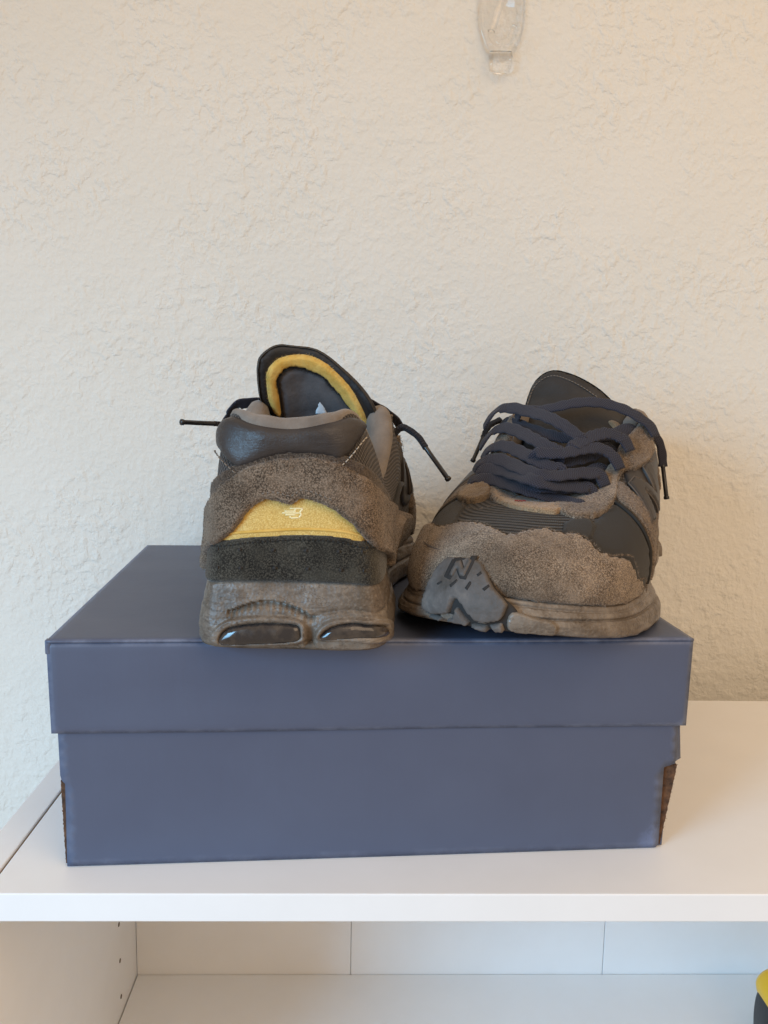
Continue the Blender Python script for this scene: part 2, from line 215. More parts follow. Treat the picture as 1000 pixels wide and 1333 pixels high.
m, nt, b = mat('yellow_textile', g(205, 168, 86), .55, Sheen_Weight=.2)
v = coords(nt); f = tex_noise(nt, v, 1500, 2, .6); p = tex_noise(nt, v, 60, 3)
nt.links.new(mix(nt, math_(nt, 'MULTIPLY', p, .35), ramp(nt, f, [(.34, g(190, 150, 70)), (.5, g(210, 174, 88)), (.68, g(232, 204, 126))]), g(186, 148, 70)), b.inputs['Base Color'])
bump(nt, b, f, .0004, .7); M['yellow'] = m
m, nt, b = mat('yellow_foam', g(214, 172, 84), .9)
v = coords(nt); f = tex_noise(nt, v, 700, 3, .6); p = tex_noise(nt, v, 90, 3)
nt.links.new(ramp(nt, p, [(.3, g(204, 160, 70)), (.7, g(226, 188, 104))]), b.inputs['Base Color']); bump(nt, b, f, .0006, .6); M['foam'] = m

m, nt, b = mat('charcoal_leather', g(58, 54, 53), .42, Specular_IOR_Level=.45)
v = coords(nt); f = tex_noise(nt, v, 520, 3, .5); vo = N(nt, 'ShaderNodeTexVoronoi', feature='DISTANCE_TO_EDGE'); vo.inputs['Scale'].default_value = 700; nt.links.new(v, vo.inputs['Vector'])
wv = tex_noise(nt, coords(nt, scale=(60, 60, 190)), 1, 3, .6, .6)
nt.links.new(ramp(nt, tex_noise(nt, v, 45, 3), [(.3, g(46, 42, 42)), (.7, g(66, 61, 59))]), b.inputs['Base Color'])
nt.links.new(ramp(nt, f, [(.3, (.36,)*3), (.7, (.54,)*3)]), b.inputs['Roughness'])
c1 = bump(nt, b, math_(nt, 'MINIMUM', vo.outputs['Distance'], .25), .0005, .35); bump(nt, b, wv, .0016, .35, c1); M['leather'] = m
m, nt, b = mat('tongue_leather', g(38, 36, 35), .55)
v = coords(nt); bump(nt, b, tex_noise(nt, v, 500, 3), .0005, .5); nt.links.new(ramp(nt, tex_noise(nt, v, 50, 3), [(.3, g(31, 29, 28)), (.7, g(47, 44, 43))]), b.inputs['Base Color']); M['tongue'] = m

def m_weave(name, base, dark, light, pu, pv, rough=.8, ridge=False, depth=.0007):
    m, nt, b = mat(name, base, rough, Sheen_Weight=.1, Specular_IOR_Level=.25)
    tc = N(nt, 'ShaderNodeTexCoord'); sx = N(nt, 'ShaderNodeSeparateXYZ'); nt.links.new(tc.outputs['UV'], sx.inputs[0])
    nz = tex_noise(nt, tc.outputs['UV'], 120, 2)
    k = 2*math.pi
    su = math_(nt, 'SINE', math_(nt, 'MULTIPLY', sx.outputs[0], k/pu)); sv = math_(nt, 'SINE', math_(nt, 'ADD', math_(nt, 'MULTIPLY', sx.outputs[1], k/pv), math_(nt, 'MULTIPLY', nz, 2.5)))
    h = math_(nt, 'ADD', sv, math_(nt, 'MULTIPLY', su, .15)) if ridge else math_(nt, 'MULTIPLY', su, sv)
    h = math_(nt, 'ADD', math_(nt, 'MULTIPLY', h, .5), .5)
    c = ramp(nt, h, [(.1, dark), (.55, base), (.95, light)])
    nt.links.new(mix(nt, math_(nt, 'MULTIPLY', tex_noise(nt, tc.outputs['UV'], 40, 3), .5), c, dark), b.inputs['Base Color'])
    bump(nt, b, h, depth, .9); return m
M['knit'] = m_weave('grey_knit', g(82, 76, 72), g(38, 35, 34), g(112, 104, 98), .0032, .0032)
M['ribbed'] = m_weave('ribbed_mesh', g(50, 46, 42), g(26, 24, 22), g(72, 67, 61), .0016, .0030, ridge=True, depth=.001)
M['panel'] = m_weave('smooth_mesh', g(45, 42, 39), g(38, 36, 34), g(52, 49, 46), .0009, .0009, .7, depth=.0002)
M['lace'] = m_weave('navy_lace', g(53, 54, 66), g(35, 36, 45), g(70, 71, 85), .0020, .0014, .9, depth=.0004)
M['lace_black'] = m_weave('black_lace', g(40, 40, 46), g(24, 24, 28), g(60, 60, 66), .0012, .0018, .85, depth=.0004)
m, nt, b = mat('grey_lining', g(120, 110, 101), .95, Sheen_Weight=.2)
v = coords(nt); bump(nt, b, tex_noise(nt, v, 900, 3), .0005, .6); nt.links.new(ramp(nt, tex_noise(nt, v, 60, 4), [(.3, g(104, 95, 87)), (.7, g(134, 124, 114))]), b.inputs['Base Color']); M['lining'] = m
m, nt, b = mat('inner_textile', g(84, 80, 80), .9)
v = coords(nt); bump(nt, b, tex_noise(nt, v, 140, 3), .0015, .5); nt.links.new(ramp(nt, tex_noise(nt, v, 60, 3), [(.3, g(72, 68, 69)), (.7, g(96, 92, 92))]), b.inputs['Base Color']); M['inner'] = m

m, nt, b = mat('worn_midsole', g(128, 116, 106), .5, Specular_IOR_Level=.5)
v = coords(nt); p = tex_noise(nt, v, 38, 5, .65); f = tex_noise(nt, v, 520, 3, .6)
vo = N(nt, 'ShaderNodeTexVoronoi'); vo.inputs['Scale'].default_value = 620; nt.links.new(v, vo.inputs['Vector'])
st = tex_noise(nt, coords(nt, scale=(40, 40, 220)), 1, 4, .65, 1.2)
c = ramp(nt, p, [(.34, g(80, 68, 55)), (.5, g(108, 97, 86)), (.64, g(130, 120, 109))])
c = mix(nt, math_(nt, 'MULTIPLY', ramp(nt, st, [(.56, (0, 0, 0)), (.72, (1, 1, 1))]), .4), c, g(80, 64, 48))
ck = math_(nt, 'ABSOLUTE', math_(nt, 'SUBTRACT', tex_noise(nt, coords(nt, scale=(30, 30, 110)), 1, 5, .6, 1.5), .5))
c = mix(nt, math_(nt, 'MULTIPLY', ramp(nt, ck, [(.0, (1, 1, 1)), (.012, (0, 0, 0))]), .6), c, g(46, 36, 28))
c = mix(nt, math_(nt, 'MULTIPLY', ramp(nt, f, [(.5, (0, 0, 0)), (.7, (1, 1, 1))]), .35), c, g(150, 138, 124))
nt.links.new(c, b.inputs['Base Color']); nt.links.new(ramp(nt, p, [(.3, (.58,)*3), (.65, (.33,)*3)]), b.inputs['Roughness'])
c1 = bump(nt, b, vo.outputs['Distance'], .0006, .35); bump(nt, b, st, .0012, .15, c1); M['midsole'] = m
m, nt, b = mat('bumper_rubber', g(86, 82, 82), .55, Specular_IOR_Level=.3)
v = coords(nt); p = tex_noise(nt, v, 60, 5, .65)
nt.links.new(ramp(nt, p, [(.3, g(74, 67, 60)), (.52, g(97, 91, 87)), (.7, g(124, 116, 109))]), b.inputs['Base Color'])
nt.links.new(ramp(nt, p, [(.35, (.5,)*3), (.65, (.72,)*3)]), b.inputs['Roughness']); bump(nt, b, tex_noise(nt, v, 260, 4, .65), .0010, .6); M['bumper'] = m
m, nt, b = mat('outsole_rubber', g(72, 62, 52), .75)
v = coords(nt); bump(nt, b, tex_noise(nt, v, 150, 4), .001, .6); nt.links.new(ramp(nt, tex_noise(nt, v, 70, 4), [(.35, g(48, 42, 37)), (.65, g(112, 98, 82))]), b.inputs['Base Color']); M['outsole'] = m
M['groove'] = mat('tread_groove', g(40, 37, 35), .8)[0]
m, nt, b = mat('pod_gel', g(40, 38, 40), .14, Coat_Weight=.6, Coat_Roughness=.08)
v = coords(nt); nt.links.new(ramp(nt, tex_noise(nt, v, 70, 4), [(.45, g(34, 33, 36)), (.75, g(92, 80, 68))]), b.inputs['Base Color']); nt.links.new(ramp(nt, tex_noise(nt, v, 120, 4), [(.4, (.1,)*3), (.75, (.45,)*3)]), b.inputs['Roughness']); M['pod'] = m
M['thread'] = mat('thread', g(120, 108, 96), .8)[0]
M['thread_dark'] = mat('dark_thread', g(30, 29, 27), .8)[0]
M['thread_light'] = mat('light_thread', g(190, 182, 170), .8)[0]
M['print'] = mat('reflective_print', g(242, 226, 176), .3)[0]
M['aglet'] = mat('black_aglet', g(34, 34, 36), .25)[0]
M['label'] = mat('white_label', g(225, 226, 228), .8)[0]
M['logo'] = mat('logo_leather', g(54, 49, 46), .45)[0]
M['logo_edge'] = mat('logo_edge', g(88, 80, 73), .6)[0]
M['red'] = mat('red_thread', g(140, 40, 36), .8)[0]

m, nt, b = mat('blue_card', g(80, 88, 108), .5, Specular_IOR_Level=.55)
v = coords(nt); p = tex_noise(nt, v, 16, 5, .6); fib = tex_noise(nt, coords(nt, scale=(300, 300, 40)), 1, 3); e = N(nt, 'ShaderNodeNewGeometry')
c = ramp(nt, p, [(.3, g(77, 85, 106)), (.7, g(81, 89, 110))])
wear = math_(nt, 'MULTIPLY', ramp(nt, e.outputs['Pointiness'], [(.53, (0, 0, 0)), (.60, (1, 1, 1))]), ramp(nt, tex_noise(nt, v, 60, 4, .7), [(.4, (0, 0, 0)), (.62, (1, 1, 1))]))
c = mix(nt, math_(nt, 'MULTIPLY', wear, .5), c, g(140, 146, 165))
sx = N(nt, 'ShaderNodeSeparateXYZ'); nt.links.new(v, sx.inputs[0])
cr = math_(nt, 'ADD', math_(nt, 'MULTIPLY', math_(nt, 'SUBTRACT', .322, sx.outputs[0]), 1.0), math_(nt, 'MULTIPLY', sx.outputs[2], .8))    # scuffed corner
cm = math_(nt, 'MULTIPLY', ramp(nt, math_(nt, 'ADD', cr, math_(nt, 'MULTIPLY', tex_noise(nt, v, 120, 3), .016)), [(.021, (1, 1, 1)), (.028, (0, 0, 0))]), ramp(nt, tex_noise(nt, coords(nt, scale=(120, 60, 60)), 1, 4, .7), [(.42, (0, 0, 0)), (.55, (1, 1, 1))]))
c = mix(nt, math_(nt, 'MULTIPLY', cm, .55), c, g(112, 126, 160))
nt.links.new(c, b.inputs['Base Color']); c1 = bump(nt, b, fib, .0002, .35); bump(nt, b, tex_noise(nt, v, 9, 2), .004, .10, c1)
nt.links.new(ramp(nt, p, [(.3, (.46,)*3), (.7, (.56,)*3)]), b.inputs['Roughness']); M['card'] = m
m, nt, b = mat('raw_card', g(120, 84, 58), .9)
v = coords(nt); nt.links.new(ramp(nt, tex_noise(nt, v, 180, 4, .7), [(.3, g(46, 30, 21)), (.7, g(112, 80, 56))]), b.inputs['Base Color']); bump(nt, b, tex_noise(nt, v, 400, 3), .0008, .7); M['raw'] = m

m, nt, b = mat('plaster', (.74, .72, .68), .85, Specular_IOR_Level=.25)
v = coords(nt); n1 = tex_noise(nt, v, 95, 4, .5, .15); n2 = tex_noise(nt, v, 210, 4, .55, .2); n3 = tex_noise(nt, v, 600, 2); msk = tex_noise(nt, v, 14, 3)
rd = ramp(nt, n1, [(.46, (0, 0, 0)), (.54, (.5,)*3), (.64, (1, 1, 1))]); r2_ = ramp(nt, n2, [(.40, (0, 0, 0)), (.70, (1, 1, 1))])
rd = math_(nt, 'MULTIPLY', rd, ramp(nt, msk, [(.38, (.15,)*3), (.62, (1, 1, 1))]))
h = math_(nt, 'ADD', math_(nt, 'MULTIPLY', rd, .6), math_(nt, 'ADD', math_(nt, 'MULTIPLY', r2_, .22), math_(nt, 'ADD', math_(nt, 'MULTIPLY', n3, .08), math_(nt, 'MULTIPLY', tex_noise(nt, v, 30, 2), .8))))
nt.links.new(ramp(nt, tex_noise(nt, v, 6, 4), [(.3, (.735, .715, .650)), (.7, (.765, .745, .685))]), b.inputs['Base Color'])
bump(nt, b, h, .0018, .75); M['wall'] = m
m, nt, b = mat('white_laminate', (.80, .79, .77), .38, Specular_IOR_Level=.4)
v = coords(nt); nt.links.new(ramp(nt, tex_noise(nt, v, 25, 5, .6), [(.3, (.85, .845, .835)), (.7, (.88, .875, .865))]), b.inputs['Base Color'])
nt.links.new(ramp(nt, tex_noise(nt, v, 40, 4), [(.3, (.32,)*3), (.7, (.46,)*3)]), b.inputs['Roughness']); bump(nt, b, tex_noise(nt, v, 700, 2), .0001, .3); M['white'] = m
M['chip'] = mat('chipboard_edge', g(150, 122, 88), .9)[0]
M['hole'] = mat('drilled_hole', g(104, 92, 80), .9)[0]
M['clear'] = mat('clear_plastic', (1, 1, 1), .03, Transmission_Weight=1.0, IOR=1.08, Coat_Weight=.6, Coat_Roughness=.05)[0]
m, nt, b = mat('yellow_plastic', g(240, 186, 20), .32); v = coords(nt); bump(nt, b, tex_noise(nt, v, 300, 2), .0002, .4); M['yplast'] = m
m, nt, b = mat('black_plastic', g(34, 34, 36), .45); v = coords(nt); bump(nt, b, tex_noise(nt, v, 400, 2), .0003, .5); M['bplast'] = m

# ------------------------------------------------------------------ mesh helpers
CTX = {'m': 1}
def obj(name, verts, faces, material, parent=None, smooth=True, uv=None):
    V = np.array(verts, float).reshape(-1, 3).copy()
    F = [tuple(int(i) for i in f) for f in faces]
    if CTX['m'] < 0: V[:, 0] *= -1; F = [f[::-1] for f in F]
    me = bpy.data.meshes.new(name); me.from_pydata(V.tolist(), [], F); me.materials.append(material)
    if uv is not None:
        l = me.uv_layers.new(name='UVMap'); idx = np.empty(len(me.loops), np.int32); me.loops.foreach_get('vertex_index', idx)
        l.data.foreach_set('uv', np.asarray(uv, np.float32)[idx].ravel())
    if smooth: me.polygons.foreach_set('use_smooth', [True]*len(me.polygons))
    me.update()
    o = bpy.data.objects.new(name, me); COL.objects.link(o)
    if parent: o.parent = parent
    return o
def thing(name, label, cat, loc=(0, 0, 0), rz=0, group=None):
    o = bpy.data.objects.new(name, None); o.empty_display_size = .05; COL.objects.link(o); o.location = loc; o.rotation_euler = (0, 0, rz)
    o['label'] = label; o['category'] = cat
    if group: o['group'] = group
    return o
def box(x0, x1, y0, y1, z0, z1, r=.0008, seg=2):
    """bevelled box as verts, faces"""
    import bmesh
    bm = bmesh.new(); bmesh.ops.create_cube(bm, size=1)
    for v in bm.verts: v.co = Vector((x0 + (v.co.x + .5)*(x1 - x0), y0 + (v.co.y + .5)*(y1 - y0), z0 + (v.co.z + .5)*(z1 - z0)))
    if r: bmesh.ops.bevel(bm, geom=bm.edges[:], offset=r, segments=seg, affect='EDGES', profile=.5)
    V = [v.co[:] for v in bm.verts]; F = [[v.index for v in f.verts] for f in bm.faces]; bm.free(); return V, F
def join(*parts):
    V, F = [], []
    for v, f in parts:
        o = len(V); V += [tuple(p) for p in v]; F += [tuple(i + o for i in q) for q in f]
    return V, F
def loft(rings, close=True, caps=True):
    """rings: list of equal length closed loops"""
    n = len(rings[0]); V = [tuple(p) for r in rings for p in r]; F = []
    for i in range(len(rings) - 1):
        for j in range(n):
            k = (j + 1) % n; F.append((i*n + j, i*n + k, (i + 1)*n + k, (i + 1)*n + j))
    if caps: F.append(tuple(range(n))[::-1]); F.append(tuple((len(rings) - 1)*n + j for j in range(n)))
    return V, F
def frame(pts):
    pts = np.array(pts, float); t = np.gradient(pts, axis=0); return pts, t/np.linalg.norm(t, axis=1, keepdims=True)
def smooth_path(P, n):
    P = np.array(P, float); P = np.vstack([2*P[0] - P[1], P, 2*P[-1] - P[-2]]); m = len(P) - 3
    t = np.linspace(0, m - 1e-6, n); i = t.astype(int); f = (t - i)[:, None]; p0, p1, p2, p3 = P[i], P[i + 1], P[i + 2], P[i + 3]
    return .5*(2*p1 + (p2 - p0)*f + (2*p0 - 5*p1 + 4*p2 - p3)*f*f + (3*p1 - p0 - 3*p2 + p3)*f**3)
def tube(pts, r, n=10):
    pts, t = frame(pts); rs = np.broadcast_to(np.asarray(r, float), (len(pts),)); rings = []
    for p, d, q in zip(pts, t, rs):
        a = np.cross(d, (0.13, .2, 1)); a /= np.linalg.norm(a); c = np.cross(d, a)
        rings.append([p + q*(math.cos(x)*a + math.sin(x)*c) for x in np.linspace(0, 2*math.pi, n, endpoint=False)])
    return loft(rings)
def ribbon(pts, nrm, wd, th, n=14):
    pts, t = frame(pts); rings = []; UV = []; s = np.concatenate([[0], np.cumsum(np.linalg.norm(np.diff(pts, axis=0), axis=1))])
    for k, (p, d, q) in enumerate(zip(pts, t, nrm)):
        q = q - d*np.dot(q, d); q /= np.linalg.norm(q); c = np.cross(d, q); wk = wd*(1 + .08*math.sin(k*.9)); ring = []
        for u, v_ in ((1, 0), (.97, .62), (.88, .95), (.6, 1.05), (.2, 1.1), (-.2, 1.1), (-.6, 1.05), (-.88, .95), (-.97, .62), (-1, 0), (-.97, -.62), (-.88, -.95), (-.5, -1), (0, -1), (.5, -1), (.88, -.95), (.97, -.62)):
            u *= wk/2; v_ *= th/2; ring.append(p + c*u + q*v_); UV.append((u, s[k]))
        rings.append(ring)
    V, F = loft(rings); return V, F, UV

# ---- patches cut out of a curved surface
def resample(poly, step, rounds=2):
    P = np.array(poly, float)
    for _ in range(rounds):
        Q = np.roll(P, -1, 0); P = np.stack([.75*P + .25*Q, .25*P + .75*Q], 1).reshape(-1, 2)
    C = np.vstack([P, P[:1]]); s = np.concatenate([[0], np.cumsum(np.linalg.norm(np.diff(C, axis=0), axis=1))])
    n = max(8, int(s[-1]/step)); q = np.linspace(0, s[-1], n, endpoint=False)
    return np.stack([np.interp(q, s, C[:, 0]), np.interp(q, s, C[:, 1])], -1)
def inside(P, poly):
    x, y = P[:, 0], P[:, 1]; r = np.zeros(len(P), bool); A = poly; B = np.roll(poly, -1, 0)
    for (x0, y0), (x1, y1) in zip(A, B):
        if y0 == y1: continue
        c = ((y0 > y) != (y1 > y)) & (x < (x1 - x0)*(y - y0)/(y1 - y0) + x0); r ^= c
    return r
def edge_dist(P, poly):
    A = poly; D = np.roll(poly, -1, 0) - A; L = (D*D).sum(1) + 1e-18; best = np.full(len(P), 1e9)
    for k in range(0, len(P), 2000):
        q = P[k:k + 2000, None, :] - A[None]; t = np.clip((q*D[None]).sum(-1)/L, 0, 1); d = q - t[..., None]*D[None]
        best[k:k + 2000] = np.sqrt((d*d).sum(-1)).min(1)
    return best
def fbm(P, sc, seed=0):
    o = seed*7.31
    return np.array([noise.noise(Vector((p[0]*sc + o, p[1]*sc - o, (p[2] if len(p) > 2 else 0)*sc + o))) for p in P])
def sstep(a, b, x): t = np.clip((np.asarray(x, float) - a)/(b - a), 0, 1); return t*t*(3 - 2*t)
UP = (upper, upper_n, (AM, HM)); MS = (midsole, lambda a, v: surf_n(midsole, a, v), (AM, .033)); BM = (bumper, lambda a, v: surf_n(bumper, a, v), (AM, .05)); TG = (tongue, lambda x, v: surf_n(tongue, x, v, 5e-4), (1, 1))
def patch(sf, poly, lift, thick, step=.002, r=None, jag=0, jsc=300, seed=1, sgn=1, rough=0, rsc=500, rounds=2, base=None, skirt=True):
    fn, nfn, sc = sf; sc = np.array(sc); r = r or thick
    P = resample(np.array(poly, float)*sc, step*.8, rounds)
    if jag:
        d = np.roll(P, -1, 0) - np.roll(P, 1, 0); nn = np.stack([d[:, 1], -d[:, 0]], -1); nn /= np.maximum(np.linalg.norm(nn, axis=1, keepdims=True), 1e-9)
        P = P + nn*(fbm(P, jsc, seed) + .6*fbm(P, jsc*2.7, seed + 5))[:, None]*jag
    lo, hi = P.min(0), P.max(0); gx = np.arange(lo[0], hi[0], step); gy = np.arange(lo[1], hi[1], step*.866)
    G = np.array([(x + (j % 2)*step/2, y) for j, y in enumerate(gy) for x in gx])
    if len(G): G = G[inside(G, P)]
    if len(G): G = G[edge_dist(G, P) > step*.55]
    n = len(P); allp = np.vstack([P, G]) if len(G) else P
    res = delaunay_2d_cdt([Vector(p) for p in allp], [], [list(range(n))], 1, 1e-7)
    Q = np.array([tuple(p) for p in res[0]]); F = [tuple(f) for f in res[2]]
    F = [f if (Q[f[1], 0] - Q[f[0], 0])*(Q[f[2], 1] - Q[f[0], 1]) - (Q[f[1], 1] - Q[f[0], 1])*(Q[f[2], 0] - Q[f[0], 0]) > 0 else f[::-1] for f in F]
    par = Q/sc; d = edge_dist(Q, P); S0 = fn(par[:, 0], par[:, 1]); Nn = nfn(par[:, 0], par[:, 1])*sgn
    l = lift(par[:, 0], par[:, 1]) if callable(lift) else lift
    prof = np.sqrt(np.clip(1 - (1 - np.clip(d/r, 0, 1))**2, 0, 1)); off = l + thick*prof
    if rough: off = off + rough*fbm(S0, rsc, seed + 9)*np.clip(d/r, .2, 1)
    V = S0 + Nn*off[:, None]
    cnt = {}
    for f in F:
        for i in range(3):
            e = (f[i], f[(i + 1) % 3]); cnt[e] = 1
    bd = [e for e in cnt if (e[1], e[0]) not in cnt]
    V = V.tolist(); UV = Q.tolist()
    if skirt:
        mp = {}
        for i in {i for e in bd for i in e}:
            mp[i] = len(V); bl = (l[i] if hasattr(l, '__len__') else l) if base is None else base
            V.append((S0[i] + Nn[i]*(bl - .0012)).tolist()); UV.append(Q[i].tolist())
        F = F + [(e[1], e[0], mp[e[0]], mp[e[1]]) for e in bd]
    if sgn < 0: F = [f[::-1] for f in F]
    return np.array(V), F, np.array(UV)
def add_patch(name, sf, poly, lift, thick, material, parent, **k):
    V, F, UV = patch(sf, poly, lift, thick, **k); o = obj(name, V, F, material, parent, uv=UV); return o, V, F
def line_pts(sf, pts, lift, spacing, sgn=1, closed=False):
    fn, nfn, sc = sf; P = np.array(pts, float); P = smooth_path(P, 40*len(P)); X = fn(P[:, 0], P[:, 1]) + nfn(P[:, 0], P[:, 1])*sgn*lift
    Nn = nfn(P[:, 0], P[:, 1])*sgn
    s = np.concatenate([[0], np.cumsum(np.linalg.norm(np.diff(X, axis=0), axis=1))]); q = np.arange(0, s[-1], spacing)
    return np.stack([np.interp(q, s, X[:, k]) for k in range(3)], -1), np.stack([np.interp(q, s, Nn[:, k]) for k in range(3)], -1)
def stitches(name, sf, pts, lift, material, parent, pitch=.0024, length=.0017, rad=.00032, sgn=1):
    X, Nn = line_pts(sf, pts, lift, pitch/2, sgn); parts = []
    for i in range(0, len(X) - 1, 2):
        d = X[i + 1] - X[i]; d = d/np.linalg.norm(d); c = X[i]
        parts.append(tube([c - d*length/2 - Nn[i]*rad, c - d*length*.3 + Nn[i]*rad*.6, c + d*length*.3 + Nn[i]*rad*.6, c + d*length/2 - Nn[i]*rad], rad, 6))
    o = obj(name, *join(*parts), material, parent); o['kind'] = 'stuff'; return o
def fibres(surfs, dens, lmin, lmax, wd, rng, lean=.8):
    V, F = [], []
    for SV, SF, mult in surfs:
        T = np.array([f[:3] for f in SF if len(f) == 3]); SV = np.asarray(SV); a, b_, c = SV[T[:, 0]], SV[T[:, 1]], SV[T[:, 2]]
        cr_ = np.cross(b_ - a, c - a); ar = np.linalg.norm(cr_, axis=1)/2; nn = cr_/(2*ar[:, None] + 1e-15)
        k = int(ar.sum()*dens*mult); idx = rng.choice(len(T), k, p=ar/ar.sum()); u, v = rng.random(k), rng.random(k); sw = u + v > 1; u[sw], v[sw] = 1 - u[sw], 1 - v[sw]
        p = a[idx] + (b_ - a)[idx]*u[:, None] + (c - a)[idx]*v[:, None]; n_ = nn[idx]; rd = rng.normal(size=(k, 3)); rd -= n_*(rd*n_).sum(1)[:, None]; rd /= np.linalg.norm(rd, axis=1)[:, None]
        ln = rng.uniform(lmin, lmax, k)[:, None]; d = n_*rng.uniform(.25, 1, k)[:, None] + rd*lean; d /= np.linalg.norm(d, axis=1)[:, None]
        sd = np.cross(d, rng.normal(size=(k, 3))); sd /= np.linalg.norm(sd, axis=1)[:, None]
        o = len(V)*3 if False else sum(len(x) for x in V); V.append(np.stack([p - sd*wd/2 - n_*.0001, p + sd*wd/2 - n_*.0001, p + d*ln], 1).reshape(-1, 3))
        F.append(np.arange(k*3).reshape(-1, 3) + o)
    return np.vstack(V), np.vstack(F)
def edge_fibres(sf, pts, lift, n, lmin, lmax, wd, rng, sgn=1, side=0):
    X, Nn = line_pts(sf, pts, lift, .0002, sgn); t = np.gradient(X, axis=0); t /= np.linalg.norm(t, axis=1, keepdims=True); idx = rng.integers(0, len(X), n)
    p, q, d = X[idx], Nn[idx], t[idx]; c = np.cross(d, q)
    s = rng.choice([-1, 1], n) if side == 0 else np.full(n, side)
    dr = c*s[:, None]*rng.uniform(.3, 1, n)[:, None] + q*rng.uniform(.1, .9, n)[:, None] + d*rng.normal(size=(n, 1))*.6; dr /= np.linalg.norm(dr, axis=1, keepdims=True)
    ln = rng.uniform(lmin, lmax, n)[:, None]; V = np.stack([p - d*wd/2, p + d*wd/2, p + dr*ln], 1).reshape(-1, 3); return V, np.arange(n*3).reshape(-1, 3)

# ------------------------------------------------------------------ the setting
WALL_Y = .695
def wall():
    o = obj('wall', *box(-2.5, 2.5, WALL_Y, WALL_Y + .1, -1.2, 2.2, 0), M['wall'], smooth=False); o['kind'] = 'structure'
wall()

# ------------------------------------------------------------------ white shelving unit
def shelving():
    t = thing('shelving_unit', 'low white laminate shelving unit under the blue shoe box', 'shelf', (.2, .51, -.55))
    off = np.array([.2, .51, -.55])
    def part(name, b_, m_, parent=t, smooth=False):
        V, F = b_; V = np.array(V) - (off if parent is t else off); o = obj(name, V, F, m_, parent, smooth); return o
    yf, yb = .3786, .644
    part('top_board', box(-.1815, .600, yf, yb, -.0150, 0, .0007, 3), M['white'])
    side = part('side_panel', box(-.1995, -.1829, yf, yb, -.55, 0, .0006, 3), M['white'])
    part('edge_strip', box(-.1829, -.1826, yf + .001, yb - .001, -.012, -.0012, 0), M['chip'], side)
    side2 = part('side_panel', box(.6012, .6178, yf, yb, -.55, 0, .0006, 3), M['white'])
    for z in (-.1636, -.1942, -.2248, -.2868, -.3188):
        for y in (.5915, .4315):
            ring = [(-.18285 + .0002*0, y + .0017*math.cos(a), z + .0017*math.sin(a)) for a in np.linspace(0, 2*math.pi, 20, endpoint=False)]
            r0 = [(-.1826, p[1], p[2]) for p in ring]; r1 = [(-.1830, p[1], p[2]) for p in ring]
            part('pin_hole', loft([r1, r0]), M['hole'], side)
    for x0, x1 in ((-.1825, -.0045), (-.0041, .2089), (.2093, .4227), (.4231, .6010)):
        part('back_panel', box(x0, x1, .636, .6395, -.54, -.0155, .0004), M['white'])
    part('lower_shelf', box(-.1822, .6006, yf + .004, .6355, -.2555, -.2398, .0007, 3), M['white'])
    part('bottom_board', box(-.1822, .6006, yf + .004, .6355, -.52, -.504, .0007, 3), M['white'])
shelving()

